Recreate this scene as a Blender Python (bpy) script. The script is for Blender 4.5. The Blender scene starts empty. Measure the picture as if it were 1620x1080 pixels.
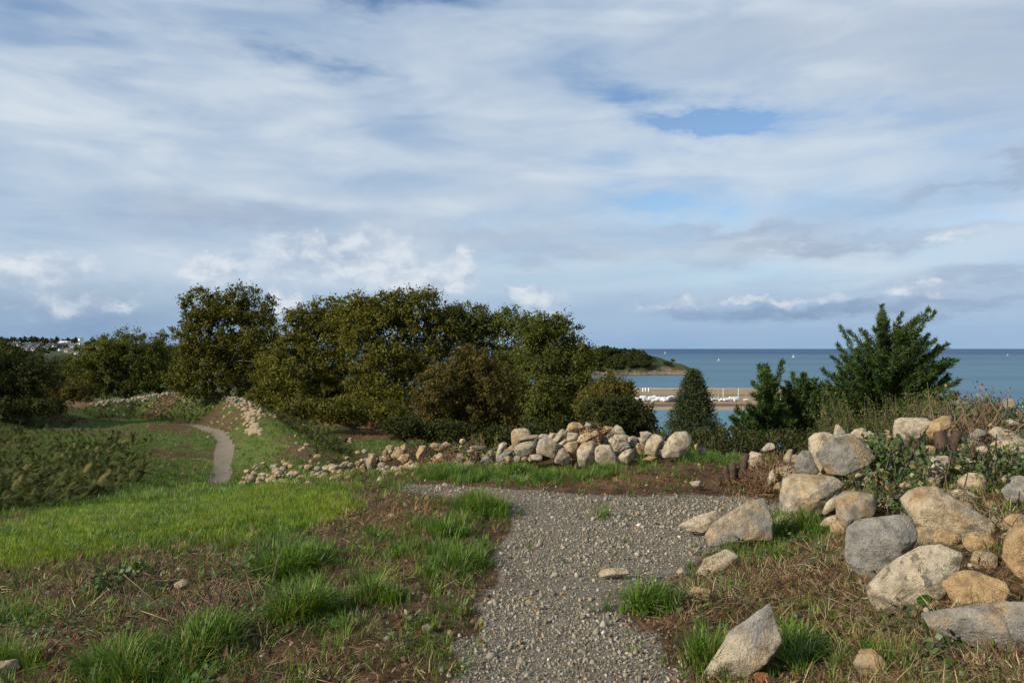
import bpy, math, random
import numpy as np
from mathutils import Vector, noise as mnoise
R = math.radians
random.seed(7)
RNG = np.random.default_rng(11)
scene = bpy.context.scene
COL = scene.collection

# ------------------------------------------------------------------ camera, sky, sun, exposure
F = 1260.0            # focal length in photograph pixels (28 mm on a 36 mm frame, 1620 px wide)
HORIZON = 551.0
EYE = 1.65
SEA = EYE - 45.0
cam_data = bpy.data.cameras.new('camera')
cam_data.lens = 28; cam_data.sensor_width = 36
cam_data.shift_y = 11 / 1620
cam_data.clip_start = 0.05; cam_data.clip_end = 150000
cam = bpy.data.objects.new('camera', cam_data); COL.objects.link(cam)
cam.location = (0, 0, EYE); cam.rotation_euler = (R(90), 0, 0)
scene.camera = cam

SUN_ELEV = R(28)
SUN_DIR = Vector((-0.86, -0.51, 0)).normalized()
SUN_VEC = Vector((SUN_DIR.x * math.cos(SUN_ELEV), SUN_DIR.y * math.cos(SUN_ELEV), math.sin(SUN_ELEV)))
sl = bpy.data.lights.new('sun', 'SUN'); sl.energy = 5.0; sl.angle = R(0.5); sl.color = (1.0, 0.885, 0.72)
so = bpy.data.objects.new('sun', sl); COL.objects.link(so)
so.rotation_euler = SUN_VEC.to_track_quat('Z', 'Y').to_euler()
scene.view_settings.view_transform = 'Standard'
scene.view_settings.look = 'None'
scene.view_settings.gamma = 1.0
scene.view_settings.use_curve_mapping = False
scene.view_settings.exposure = 0.42
scene.cycles.max_bounces = 5
scene.cycles.diffuse_bounces = 2
scene.cycles.transparent_max_bounces = 6

# ------------------------------------------------------------------ node helpers
class G:
    """a small writer for shader node graphs"""
    def __init__(s, tree): s.t = tree; s.n = tree.nodes; s.l = tree.links
    def put(s, sock, v):
        if v is None: return
        if hasattr(v, 'node'): s.l.new(v, sock)
        else:
            if isinstance(v, (tuple, list)) and len(v) == 3 and sock.type == 'RGBA': v = (*v, 1)
            sock.default_value = v
    def node(s, kind, ins=None, **kw):
        n = s.n.new(kind)
        for k, v in kw.items(): setattr(n, k, v)
        for k, v in (ins or {}).items(): s.put(n.inputs[k], v)
        return n
    def m(s, op, a, b=None, c=None, clamp=False):
        n = s.node('ShaderNodeMath', operation=op, use_clamp=clamp)
        for i, v in enumerate((a, b, c)): s.put(n.inputs[i], v)
        return n.outputs[0]
    def mix(s, f, a, b, kind='RGBA', blend='MIX'):
        n = s.node('ShaderNodeMix', data_type=kind)
        if kind == 'RGBA': n.blend_type = blend
        i = {'RGBA': (6, 7, 2), 'FLOAT': (2, 3, 0), 'VECTOR': (4, 5, 1)}[kind]
        s.put(n.inputs[0], f); s.put(n.inputs[i[0]], a); s.put(n.inputs[i[1]], b)
        return n.outputs[i[2]]
    def noise(s, vec, scale, detail=4, rough=0.55, dist=0.0, out='Fac'):
        n = s.node('ShaderNodeTexNoise', {'Scale': scale, 'Detail': detail, 'Roughness': rough, 'Distortion': dist})
        if vec is not None: s.put(n.inputs['Vector'], vec)
        return n.outputs[0 if out == 'Fac' else 1]
    def ramp(s, f, a, b):
        n = s.node('ShaderNodeMapRange', {0: f, 1: a, 2: b, 3: 0.0, 4: 1.0}, interpolation_type='SMOOTHSTEP')
        return n.outputs[0]
    def vscale(s, v, sc, off=(0, 0, 0)):
        n = s.node('ShaderNodeMapping', {'Vector': v, 'Scale': sc, 'Location': off}); return n.outputs[0]

world = bpy.data.worlds.new('World'); scene.world = world; world.use_nodes = True
def build_sky():
    t = world.node_tree; t.nodes.clear(); g = G(t)
    sky = g.node('ShaderNodeTexSky'); sky.sky_type = 'NISHITA'; sky.sun_disc = False
    sky.sun_elevation = SUN_ELEV
    sky.sun_rotation = math.atan2(SUN_DIR.x, SUN_DIR.y)
    sky.altitude = 50; sky.air_density = 1.0; sky.dust_density = 0.6; sky.ozone_density = 1.5
    d = g.node('ShaderNodeTexCoord').outputs['Generated']
    sp = g.node('ShaderNodeSeparateXYZ', {0: d}); x, y, z = sp.outputs
    az = g.m('ARCTAN2', x, y)
    el = g.m('ARCSINE', z)
    def px(u, v):  # pixel -> azimuth, elevation of that bit of sky
        r = Vector(((u - 810) / F, 1, -(v - HORIZON) / F)).normalized()
        return math.atan2(r.x, r.y), math.asin(r.z)
    wob = g.noise(g.vscale(d, (4, 4, 14)), 1.0, 5, 0.6, out='Color')
    ws = g.node('ShaderNodeSeparateColor', {0: wob})
    azw = g.m('ADD', az, g.m('MULTIPLY', g.m('SUBTRACT', ws.outputs[0], 0.5), 0.22))
    elw = g.m('ADD', el, g.m('MULTIPLY', g.m('SUBTRACT', ws.outputs[1], 0.5), 0.075))
    wobb = g.node('ShaderNodeSeparateColor', {0: g.noise(g.vscale(d, (13, 13, 34), (5, 2, 7)), 1.0, 6, 0.6, out='Color')})
    azw = g.m('ADD', azw, g.m('MULTIPLY', g.m('SUBTRACT', wobb.outputs[0], 0.5), 0.12)); elw = g.m('ADD', elw, g.m('MULTIPLY', g.m('SUBTRACT', wobb.outputs[1], 0.5), 0.06))
    wob2 = g.noise(g.vscale(d, (34, 34, 48)), 1.0, 6, 0.6, out='Color')
    w2 = g.node('ShaderNodeSeparateColor', {0: wob2})
    azp = g.m('ADD', az, g.m('MULTIPLY', g.m('SUBTRACT', w2.outputs[0], 0.5), 0.06))
    elp = g.m('ADD', el, g.m('MULTIPLY', g.m('SUBTRACT', w2.outputs[1], 0.5), 0.045))
    def blob(u, v, ru, rv, tilt=0.0, A=None, E=None, soft=1.0):
        a0, e0 = px(u, v); A = A or azw; E = E or elw
        da = g.m('SUBTRACT', A, a0); de = g.m('SUBTRACT', E, e0)
        de = g.m('SUBTRACT', de, g.m('MULTIPLY', da, tilt))
        q = g.m('ADD', g.m('POWER', g.m('ABSOLUTE', g.m('DIVIDE', da, ru / F)), 2.0), g.m('POWER', g.m('ABSOLUTE', g.m('DIVIDE', de, rv / F)), 2.0))
        return g.m('POWER', 2.718, g.m('MULTIPLY', q, -soft))
    def total(lst):
        s_ = None
        for w, b in lst:
            k = g.m('MULTIPLY', b, w); s_ = k if s_ is None else g.m('ADD', s_, k)
        return s_
    # the blue above, thinning to a pale grey-blue at the horizon
    clear = g.mix(1.0, sky.outputs[0], (0.118, 0.128, 0.140), blend='MULTIPLY')
    streak = g.noise(g.vscale(d, (2.6, 2.6, 9)), 1.0, 6, 0.5, 0.5)
    fine = g.noise(g.vscale(d, (7, 9, 26), (3, 1, 2)), 1.0, 6, 0.52, 0.5)
    wisp = g.noise(g.vscale(d, (2.6, 2.6, 13), (9, 4, 1)), 1.4, 7, 0.52, 0.8)
    veil = g.m('ADD', g.m('MULTIPLY', g.ramp(streak, 0.30, 0.64), 0.22), g.m('MULTIPLY', g.ramp(fine, 0.30, 0.70), 0.10))
    veil = g.m('ADD', veil, 0.70)
    holes = total([(1.7, blob(1125, 190, 100, 22, -0.05)), (0.6, blob(1010, 160, 110, 26, -0.35)), (0.9, blob(1050, 322, 110, 34)),
                   (0.55, blob(1180, 325, 100, 16)), (0.55, blob(500, 90, 130, 18, -0.1)), (0.7, blob(640, 4, 140, 20)),
                   (0.35, blob(930, 260, 80, 20)), (0.4, blob(40, 45, 110, 50)), (0.28, blob(1370, 175, 120, 16)), (0.3, blob(1510, 225, 60, 10)),
                   (0.35, blob(1600, 340, 70, 12)), (0.25, blob(780, 350, 70, 14)), (0.2, blob(150, 140, 120, 25)), (0.3, blob(1090, 420, 330, 26)), (0.35, blob(230, 480, 200, 26))])
    veil = g.m('SUBTRACT', veil, g.m('MULTIPLY', holes, g.m('ADD', g.m('MULTIPLY', g.ramp(fine, 0.32, 0.62), -0.9), 1.5)), clamp=True)
    shade = g.m('ADD', g.m('MULTIPLY', g.ramp(wisp, 0.34, 0.64), 0.45), g.m('ADD', g.m('MULTIPLY', g.ramp(streak, 0.36, 0.62), 0.30), g.m('MULTIPLY', g.ramp(fine, 0.30, 0.64), 0.25)))
    cirrus = g.mix(shade, (0.365, 0.49, 0.665), (0.67, 0.745, 0.815))
    col = g.mix(veil, clear, cirrus)
    # pale veil low down between the clouds, deeper blue just over the sea
    low = g.ramp(el, 0.17, 0.02)
    col = g.mix(g.m('MULTIPLY', low, 0.40), col, (0.36, 0.50, 0.70))
    col = g.mix(g.m('MULTIPLY', g.ramp(el, 0.085, 0.0), 0.62), col, (0.215, 0.385, 0.62))
    # darker slate coloured stratus
    grey = total([(0.5, blob(400, 335, 210, 24, 0.03)), (0.42, blob(720, 380, 130, 16)), (0.6, blob(1330, 378, 190, 13, 0.02)), (0.4, blob(1120, 362, 200, 10)),
                  (0.5, blob(1555, 272, 110, 10, 0.30)), (0.42, blob(1500, 478, 300, 11)), (0.4, blob(1200, 492, 200, 10)), (0.4, blob(880, 400, 140, 14)),
                  (0.4, blob(1580, 70, 160, 80)), (0.32, blob(1200, 60, 150, 40)), (0.5, blob(70, 515, 260, 34)), (0.35, blob(120, 470, 200, 25)), (0.4, blob(1540, 440, 120, 10))])
    grey = g.m('MULTIPLY', grey, g.m('ADD', g.m('MULTIPLY', g.ramp(fine, 0.3, 0.7), 0.6), 0.55), clamp=True)
    gc = g.mix(g.ramp(el, 0.10, 0.04), (0.285, 0.355, 0.50), (0.165, 0.255, 0.42))
    col = g.mix(grey, col, gc)
    # heaped white cumulus near the horizon: a sharp cauliflower top, softer base
    def heap(u, v, ru, rv, w=1.0): return (w, blob(u, v, ru, rv, 0.0, azp, elp, 1.0))
    hs = total([heap(500, 405, 100, 32, 0.8), heap(330, 430, 48, 24, 1.0), heap(640, 430, 100, 40, 0.55), heap(732, 412, 16, 20, 1.0), heap(690, 447, 60, 14, 0.9), heap(860, 475, 36, 22, 0.95),
                heap(820, 462, 24, 12, 0.8), heap(450, 480, 26, 34, 0.8), heap(110, 430, 70, 24, 0.7), heap(15, 425, 30, 22, 0.85), heap(180, 478, 36, 10, 0.95), heap(80, 485, 70, 16, 0.6),
                heap(1460, 455, 42, 13, 1.1), heap(1110, 482, 110, 8, 0.75), heap(1260, 474, 70, 7, 0.6), heap(1500, 375, 60, 8, 0.5), heap(560, 375, 100, 12, 0.5)])
    puff = g.noise(g.vscale(d, (30, 30, 44)), 1.0, 7, 0.55, 0.2)
    hm = g.ramp(g.m('ADD', hs, g.m('MULTIPLY', g.m('SUBTRACT', puff, 0.5), 0.8)), 0.14, 0.84)
    hc = g.mix(g.ramp(puff, 0.32, 0.66), (0.42, 0.51, 0.65), (0.78, 0.82, 0.87))
    col = g.mix(g.m('MULTIPLY', hm, 0.75), col, hc)
    # below the horizon only distant sea colour can show
    col = g.mix(g.ramp(el, -0.002, -0.02), col, (0.09, 0.13, 0.17))
    bg = g.node('ShaderNodeBackground', {'Color': col, 'Strength': 0.75})
    # the Nishita part is scaled to 0.1 inside the mix above, clouds are absolute
    out = g.node('ShaderNodeOutputWorld', {'Surface': bg.outputs[0]})
build_sky()

# ------------------------------------------------------------------ numeric helpers
def vnoise(p):
    p = np.asarray(p, float); i = np.floor(p).astype(np.int64); f = p - i; f = f * f * (3 - 2 * f)
    def h(a, b, c):
        n = (a * 73856093) ^ (b * 19349663) ^ (c * 83492791); n = (n ^ (n >> 13)) * 1274126177 & 0x7fffffff
        n = (n ^ (n >> 15)) * 668265263 & 0x7fffffff
        return (n & 0xffffff) / float(0xffffff)
    r = 0
    for dx in (0, 1):
        for dy in (0, 1):
            for dz in (0, 1):
                w = (f[:, 0] if dx else 1 - f[:, 0]) * (f[:, 1] if dy else 1 - f[:, 1]) * (f[:, 2] if dz else 1 - f[:, 2])
                r = r + w * h(i[:, 0] + dx, i[:, 1] + dy, i[:, 2] + dz)
    return r
def fbm(p, octaves=4, gain=0.5):
    p = np.asarray(p, float); s = 0; a = 1; t = 0
    for k in range(octaves): s = s + a * vnoise(p * 2 ** k + 17.3 * k); t += a; a *= gain
    return s / t
def fbm2(x, y, sc, octv=4, seed=0.0, gain=0.5):
    x = np.asarray(x, float).ravel(); y = np.asarray(y, float).ravel()
    return fbm(np.stack([x * sc, y * sc, np.full_like(x, seed)], 1), octv, gain)
def smooth(a, b, x):
    t = np.clip((x - a) / (b - a), 0, 1); return t * t * (3 - 2 * t)

# ------------------------------------------------------------------ the lie of the land
def P3(u, v, d): return ((u - 810) / F * d, d, EYE - (v - HORIZON) / F * d)
ctrl = [P3(*c) for c in [
    (810, 1080, 3.93), (400, 1080, 3.95), (0, 1080, 4.05), (810, 980, 4.85), (810, 900, 5.96), (810, 830, 7.5), (900, 780, 9.1), (1100, 790, 8.9), (1000, 860, 6.8),
    (400, 960, 5.1), (0, 960, 5.3), (400, 900, 6.15), (0, 900, 6.5), (200, 860, 7.6), (0, 850, 8.8), (600, 850, 7.0), (600, 800, 8.6), (450, 800, 9.6), (600, 775, 9.9), (720, 772, 9.6),
    (350, 815, 9.6), (350, 797, 12.0), (350, 785, 16.5), (350, 777, 24), (350, 771, 34), (362, 735, 42), (350, 700, 50), (330, 683, 56), (290, 672, 62), (240, 668, 64),
    (200, 810, 12.5), (200, 790, 18), (220, 760, 28), (240, 735, 38), (0, 820, 13.5), (0, 790, 21), (80, 780, 26), (0, 740, 38), (100, 700, 52), (20, 680, 60), (250, 700, 50),
    (1200, 722, 10.7), (1100, 722, 11.0), (1000, 740, 10.9), (900, 742, 11.0), (760, 743, 11.6), (640, 752, 13.0), (560, 759, 14.6), (480, 770, 16.5), (400, 774, 18.5), (420, 760, 21),
    (1150, 770, 9.6), (1230, 790, 8.6), (1100, 750, 10.0), (900, 758, 10.2),
    (1080, 930, 5.5), (1050, 1000, 4.6), (1170, 1062, 4.05), (1300, 1080, 3.85), (1620, 1080, 3.6), (1250, 960, 4.95), (1150, 880, 6.2), (1400, 975, 4.75), (1600, 970, 4.35),
    (1250, 838, 7.0), (1370, 880, 5.75), (1500, 860, 5.6), (1610, 860, 5.3), (1320, 770, 7.9), (1450, 770, 7.0), (1600, 770, 6.6), (1280, 730, 9.0), (1450, 705, 8.3), (1600, 695, 8.1), (1380, 710, 8.8),
    (450, 735, 26), (520, 727, 35), (560, 722, 37), (490, 722, 38), (600, 715, 34), (640, 700, 37), (560, 680, 48), (480, 660, 58), (700, 705, 36), (640, 668, 55)]]
ctrl += [(3, 1.2, -0.02), (-3, 1.2, -0.03), (0, -6, 0.0), (-9, -4, -0.3), (8, -4, 0.8), (8, 2, 0.9), (-8, 4, -0.5), (-14, 8, -2.2), (9, 6.5, 0.95)]
ctrl += [(0.5, 14, -0.8), (1, 20, -2.6), (4, 14, -0.9), (4, 20, -2.5), (8, 14, -0.4), (9, 19, -2.2), (15, 20, -2.0), (5, 10.6, 0.0), (7, 10.5, 0.32), (9.5, 10.4, 0.45), (-1, 14, -0.9), (-3, 18, -2.4),
         (-4, 26, -3.0), (0, 30, -3.6), (6, 30, -4.2), (18, 30, -4.0), (3, 45, -5.6), (15, 45, -6.6), (35, 45, -6.2), (-4, 45, -3.9), (-30, 70, -4.6), (-45, 72, -4.4), (-18, 80, -4.2), (-8, 66, -3.6), (0, 62, -5), (10, 62, -8.4), (30, 62, -9), (50, 62, -8.5),
         (-50, 100, -6), (-20, 100, -6.5), (0, 100, -10), (20, 100, -15), (60, 100, -15), (-60, 30, -5.5), (-70, 60, -5.5)]
ctrl = np.array(ctrl, float)
def warp(x, y):
    yy = np.maximum(y + 7, 0.8); return np.stack([x / yy * 3.0, np.log(yy) * 1.4], -1)
_cp = warp(ctrl[:, 0], ctrl[:, 1]); _n = len(_cp)
_K = np.sqrt(((_cp[:, None] - _cp[None]) ** 2).sum(-1) + 0.004)
_A = np.zeros((_n + 3, _n + 3)); _A[:_n, :_n] = _K - np.eye(_n) * 0.012; _A[:_n, _n] = 1; _A[:_n, _n + 1:] = _cp; _A[_n, :_n] = 1; _A[_n + 1:, :_n] = _cp.T
_W = np.linalg.solve(_A, np.concatenate([ctrl[:, 2], [0, 0, 0]]))
RIDGE = [P3(*c) for c in [(-120, 668, 55), (20, 661, 62), (150, 637, 72), (220, 622, 76), (290, 617, 75), (370, 628, 68), (412, 650, 55), (442, 676, 43), (478, 701, 33), (508, 722, 27)]]
RIDGE = np.array(RIDGE)
MOUND = np.array([P3(*c) for c in [(1120, 712, 11.6), (1000, 700, 11.9), (880, 705, 12.0), (780, 712, 12.4), (700, 718, 13.2), (640, 728, 14.0), (560, 742, 15.8), (470, 758, 18)]])
def polyline(x, y, L):
    best = np.full(x.shape, 1e9); zz = np.zeros_like(x)
    for a, b in zip(L[:-1], L[1:]):
        dx, dy = b[0] - a[0], b[1] - a[1]
        t = np.clip(((x - a[0]) * dx + (y - a[1]) * dy) / (dx * dx + dy * dy), 0, 1)
        q = np.hypot(x - a[0] - t * dx, y - a[1] - t * dy); m = q < best
        best = np.where(m, q, best); zz = np.where(m, a[2] + t * (b[2] - a[2]), zz)
    return best, zz
def macro(x, y):
    a = x / np.maximum(y, 1); t = smooth(-0.22, 0.04, a)
    right = -2 - (y - 12) * 0.165; left = -6.5 - np.maximum(y - 90, 0) * 0.022
    return np.maximum(left * (1 - t) + right * t, SEA - 6)
def H0(x, y):
    x = np.asarray(x, float); y = np.asarray(y, float); sh = x.shape; x = x.ravel(); y = y.ravel()
    out = np.empty_like(x)
    for s in range(0, len(x), 60000):
        q = warp(x[s:s + 60000], y[s:s + 60000])
        K = np.sqrt(((q[:, None] - _cp[None]) ** 2).sum(-1) + 0.004)
        out[s:s + 60000] = K @ _W[:_n] + _W[_n] + q @ _W[_n + 1:]
    d, z = polyline(x, y, RIDGE)
    k = np.exp(-(d / np.clip(1.5 + (y - 45) * .03, 1.3, 2.4)) ** 2); k = np.where(z > out, k, 0); out = out + (z - out) * k
    d, z = polyline(x, y, MOUND)
    k = np.exp(-(d / 0.6) ** 2); k = np.where(z > out, k, 0) * 0.85; out = out + (z - 0.1 - out) * k
    w = smooth(75, 120, np.hypot(x, y)); out = out * (1 - w) + macro(x, y) * w
    return out.reshape(sh)
def rough_(x, y):
    d = np.hypot(x, y)
    n = (fbm2(x, y, 1.3, 3, 1.5) - 0.5) * 0.10 + (fbm2(x, y, 6, 3, 4.5) - 0.5) * 0.05 * (1 - smooth(10, 30, d.ravel()))
    n = n + (fbm2(x, y, 0.35, 3, 9.5) - 0.5) * 0.5 * smooth(14, 40, d.ravel())
    return n
def H(x, y):
    x = np.asarray(x, float); sh = x.shape; y = np.asarray(y, float)
    gr = mask_gravel(*proj(x.ravel(), y.ravel())) if True else 0
    return (H0(x, y).ravel() + rough_(x, y) * (1 - 0.75 * gr)).reshape(sh)
def proj(x, y, z=None):
    if z is None: z = H0(x, y)
    yy = np.maximum(y, 0.6)
    return 810 + x / yy * F, HORIZON + (EYE - z) / yy * F
def poly_mask(u, v, pts, soft):
    """1 inside, falling to 0 over `soft` px outside"""
    p = np.array(pts, float); n = len(p); ins = np.zeros(u.shape, bool); dist = np.full(u.shape, 1e9)
    for i in range(n):
        a, b = p[i], p[(i + 1) % n]; dx, dy = b - a
        t = np.clip(((u - a[0]) * dx + (v - a[1]) * dy) / (dx * dx + dy * dy + 1e-9), 0, 1)
        dist = np.minimum(dist, np.hypot(u - a[0] - t * dx, v - a[1] - t * dy))
        c = ((a[1] > v) != (b[1] > v)); 
        with np.errstate(divide='ignore', invalid='ignore'):
            xi = a[0] + (v - a[1]) * dx / (dy if dy != 0 else 1e-9)
        ins ^= (c & (u < xi))
    s = np.where(ins, dist, -dist); return smooth(-soft, soft, s)
GRAVEL = [(640, 1500), (700, 1120), (725, 1050), (745, 1000), (768, 950), (782, 900), (792, 860), (808, 830), (800, 812), (760, 796), (710, 784), (655, 777), (610, 774), (650, 766), (720, 768), (800, 772), (880, 777), (920, 781), (1000, 785), (1090, 782), (1180, 786), (1235, 792), (1240, 830), (1190, 862), (1100, 880), (1085, 915), (1050, 940), (985, 950), (1000, 985), (1050, 1005), (1080, 1060), (1110, 1500)]
PATH = [(270, 672), (300, 673), (330, 683), (343, 700), (340, 722), (334, 745), (330, 771), (362, 772), (366, 745), (370, 715), (369, 697), (355, 682), (330, 674), (300, 670.5)]
def mask_gravel(u, v):
    w = np.clip(6 + (v - 770) * 0.10, 3, 40)
    e = (fbm2(u, v, 1 / 34., 4, 2.2) - 0.5) * 95 * np.clip((v - 740) / 300, 0.05, 1)
    a = poly_mask(u + e, v + e * 0.3, GRAVEL, w)
    b = poly_mask(u, v, PATH, 1.5)
    return np.maximum(a, b)
def ell(u, v, L):
    s = np.zeros_like(u)
    for (cu, cv, ru, rv, w) in L: s = np.maximum(s, w * np.exp(-(((u - cu) / ru) ** 2 + ((v - cv) / rv) ** 2) ** 1.5))
    return s
LUSH = [(470, 912, 70, 30, 1), (575, 945, 62, 40, 1), (490, 985, 80, 30, 1), (340, 1045, 62, 42, 1), (690, 1005, 46, 55, .8), (230, 1065, 100, 30, .8), (590, 872, 50, 32, .8), (760, 805, 62, 24, 1), (700, 845, 60, 22, .6), (720, 880, 60, 40, .7),
        (720, 790, 60, 10, .9), (640, 860, 60, 30, .5), (820, 752, 130, 14, .9), (700, 752, 60, 14, .95), (930, 750, 60, 14, .8), (1020, 735, 60, 12, .6), (1130, 722, 100, 16, .6), (1255, 850, 65, 26, 1), (1185, 872, 50, 26, 1), (1300, 1010, 90, 55, .9), (1240, 975, 40, 40, .6), (1030, 955, 60, 26, .85),
        (1110, 1055, 50, 30, .8), (610, 760, 80, 9, .7), (960, 820, 30, 8, .5), (985, 862, 20, 6, .5), (1400, 1060, 60, 30, .5), (440, 860, 60, 20, .5), (20, 970, 50, 26, .5), (30, 1050, 50, 30, .4), (1180, 880, 40, 20, .8), (1350, 1030, 50, 30, .7), (510, 880, 60, 30, .5), (1090, 870, 25, 10, .4), (730, 960, 30, 50, .5), (200, 915, 40, 15, .6), (560, 775, 90, 8, .5)]
LAWN = [(-300, 920), (0, 895), (150, 872), (400, 852), (500, 836), (560, 800), (560, 782), (470, 776), (380, 772), (330, 768), (250, 775), (120, 800), (0, 850), (-300, 900)]
SOIL = [(620, 812, 120, 32, 1), (640, 790, 80, 14, .8), (250, 930, 240, 45, 1), (240, 985, 190, 50, .95), (120, 1040, 160, 50, .7), (420, 900, 60, 20, .6), (100, 950, 100, 40, .6), (480, 1060, 160, 35, .8), (600, 1010, 60, 30, .7), (620, 905, 50, 25, .6), (90, 905, 120, 16, .8), (330, 900, 150, 16, .8), (1380, 940, 80, 60, .8), (1150, 960, 70, 30, .7), (1110, 920, 50, 20, .8), (1160, 770, 60, 12, .9), (1000, 762, 120, 12, 1), (1090, 1000, 60, 30, .5), (1500, 1040, 160, 50, .8), (1230, 930, 80, 40, .7), (540, 795, 40, 8, .8), (880, 1090, 60, 10, .2)]
RUSSET = [(1000, 762, 110, 12, 1), (610, 675, 60, 22, 1), (540, 665, 60, 16, .8), (650, 820, 120, 30, .6), (470, 655, 50, 10, .7), (250, 640, 120, 8, .5), (260, 722, 30, 8, .45), (300, 755, 60, 12, .25), (1210, 760, 60, 24, 1), (1170, 765, 60, 16, .9), (700, 735, 60, 8, .5), (560, 740, 90, 14, .4), (420, 745, 60, 20, .3), (100, 640, 120, 8, .8), (1560, 700, 60, 20, .8), (1200, 935, 80, 40, .5), (1450, 1030, 140, 40, .4), (1250, 700, 60, 10, .6)]
def zones(x, y):
    x = np.asarray(x, float).ravel(); y = np.asarray(y, float).ravel()
    u, v = proj(x, y); d = np.hypot(x, y)
    gr = mask_gravel(u, v)
    n1 = fbm2(x, y, 0.9, 4, 3.1); n2 = fbm2(x, y, 0.22, 4, 8.1); n3 = fbm2(x, y, 3.2, 3, 5.1)
    front = (y > 0.5)
    lush = np.where(front, ell(u, v, LUSH), 0); soil = np.where(front, ell(u, v, SOIL), 0); rus = np.where(front, ell(u, v, RUSSET), 0)
    lawn = np.where(front, poly_mask(u, v, LAWN, 22), 0)
    far = smooth(14, 24, d)
    base = smooth(0.47, 0.62, n1) * 0.42
    base = base * (1 - far) + far * smooth(0.30, 0.55, n2 * 0.6 + n1 * 0.4)
    green = np.maximum(np.maximum(base, lush), lawn * (0.55 + 0.6 * n3))
    tn = smooth(.44, .60, fbm2(x, y, 2.4, 3, 12.2)); green = green * (1 - (1 - far) * (1 - lawn) * (1 - tn) * .75)
    green = green * (1 - 0.9 * soil * (1 - lush * tn))
    green = green * (1 - 0.8 * rus)
    green = np.clip(green * (0.7 + 0.6 * n3), 0, 1) * (1 - 0.97 * gr)
    return dict(u=u, v=v, d=d, gravel=gr, green=green, lawn=lawn, lush=lush, soil=soil, russet=np.clip(rus * (0.5 + n3), 0, 1) * (1 - gr), n1=n1, n2=n2, n3=n3)
def ray(u, v): return np.array([(u - 810) / F, 1.0, -(v - HORIZON) / F])
_S = np.exp(np.linspace(math.log(2.4), math.log(140), 520))
def hit(u, v):
    r = ray(u, v); z = EYE + r[2] * _S; h = H(r[0] * _S, _S)
    k = np.argmax(z < h)
    if k == 0: return np.array([r[0] * 60, 60, float(H0(np.array([r[0] * 60.]), np.array([60.]))[0])])
    d = _S[k]; x = r[0] * d; return np.array([x, d, float(H(np.array([x]), np.array([d]))[0])])
def gz(x, y): return float(H(np.array([float(x)]), np.array([float(y)]))[0])

# ------------------------------------------------------------------ object helpers
def tag(o, label=None, cat=None, group=None, kind=None):
    if label: o['label'] = label
    if cat: o['category'] = cat
    if group: o['group'] = group
    if kind: o['kind'] = kind
    return o
def empty(name, loc, label=None, cat=None, group=None, rz=0.0):
    o = bpy.data.objects.new(name, None); COL.objects.link(o); o.location = loc; o.rotation_euler.z = rz
    o.empty_display_size = 0.3
    return tag(o, label, cat, group)
def mesh_np(name, V, Fc, mat=None, smooth_=False, cols=None, mats=None, midx=None):
    """V Nx3, Fc MxK (K = 3 or 4)"""
    me = bpy.data.meshes.new(name); V = np.ascontiguousarray(V, np.float32); Fc = np.ascontiguousarray(Fc, np.int32)
    k = Fc.shape[1]; me.vertices.add(len(V)); me.vertices.foreach_set('co', V.ravel())
    me.loops.add(Fc.size); me.loops.foreach_set('vertex_index', Fc.ravel())
    me.polygons.add(len(Fc)); me.polygons.foreach_set('loop_start', np.arange(len(Fc), dtype=np.int32) * k)
    me.polygons.foreach_set('loop_total', np.full(len(Fc), k, np.int32))
    if smooth_: me.polygons.foreach_set('use_smooth', np.ones(len(Fc), bool))
    for m_ in (mats or ([mat] if mat else [])): me.materials.append(m_)
    if midx is not None: me.polygons.foreach_set('material_index', np.asarray(midx, np.int32))
    for nm, c in (cols or {}).items():
        c = np.asarray(c, np.float32); at = me.color_attributes.new(nm, 'FLOAT_COLOR', 'POINT')
        cc = np.ones((len(V), 4), np.float32); cc[:, :c.shape[1]] = c; at.data.foreach_set('color', cc.ravel())
    me.update(calc_edges=True)
    return me
def link(name, me, parent=None, loc=None):
    o = bpy.data.objects.new(name, me); COL.objects.link(o)
    if parent: o.parent = parent
    if loc is not None: o.location = loc
    return o
def ico(sub):
    import bmesh
    bm = bmesh.new(); bmesh.ops.create_icosphere(bm, subdivisions=sub, radius=1.0)
    V = np.array([v.co[:] for v in bm.verts]); Fc = np.array([[v.index for v in f.verts] for f in bm.faces]); bm.free(); return V, Fc
ICO = {k: ico(k) for k in (1, 2, 3, 4, 5)}
def tube(pts, radii, n=6):
    """tapered tube through points -> V, F quads"""
    pts = np.array(pts, float); V = []; Fq = []
    for i, p in enumerate(pts):
        t = pts[min(i + 1, len(pts) - 1)] - pts[max(i - 1, 0)]; t = t / (np.linalg.norm(t) + 1e-9)
        a = np.cross(t, [0.3, 0.9, 0.1]); a /= np.linalg.norm(a) + 1e-9; b = np.cross(t, a)
        for j in range(n):
            w = 2 * math.pi * j / n; V.append(p + radii[i] * (a * math.cos(w) + b * math.sin(w)))
    for i in range(len(pts) - 1):
        for j in range(n):
            Fq.append((i * n + j, i * n + (j + 1) % n, (i + 1) * n + (j + 1) % n, (i + 1) * n + j))
    V.append(pts[-1]); c = len(V) - 1; e = (len(pts) - 1) * n
    for j in range(n): Fq.append((e + j, e + (j + 1) % n, c, c))
    return np.array(V), np.array(Fq)
def clean_quads(V, Fq):
    """quads with repeated last index -> mesh via from_pydata"""
    return [tuple(f[:3]) if f[2] == f[3] else tuple(f) for f in Fq.tolist()]
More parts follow.
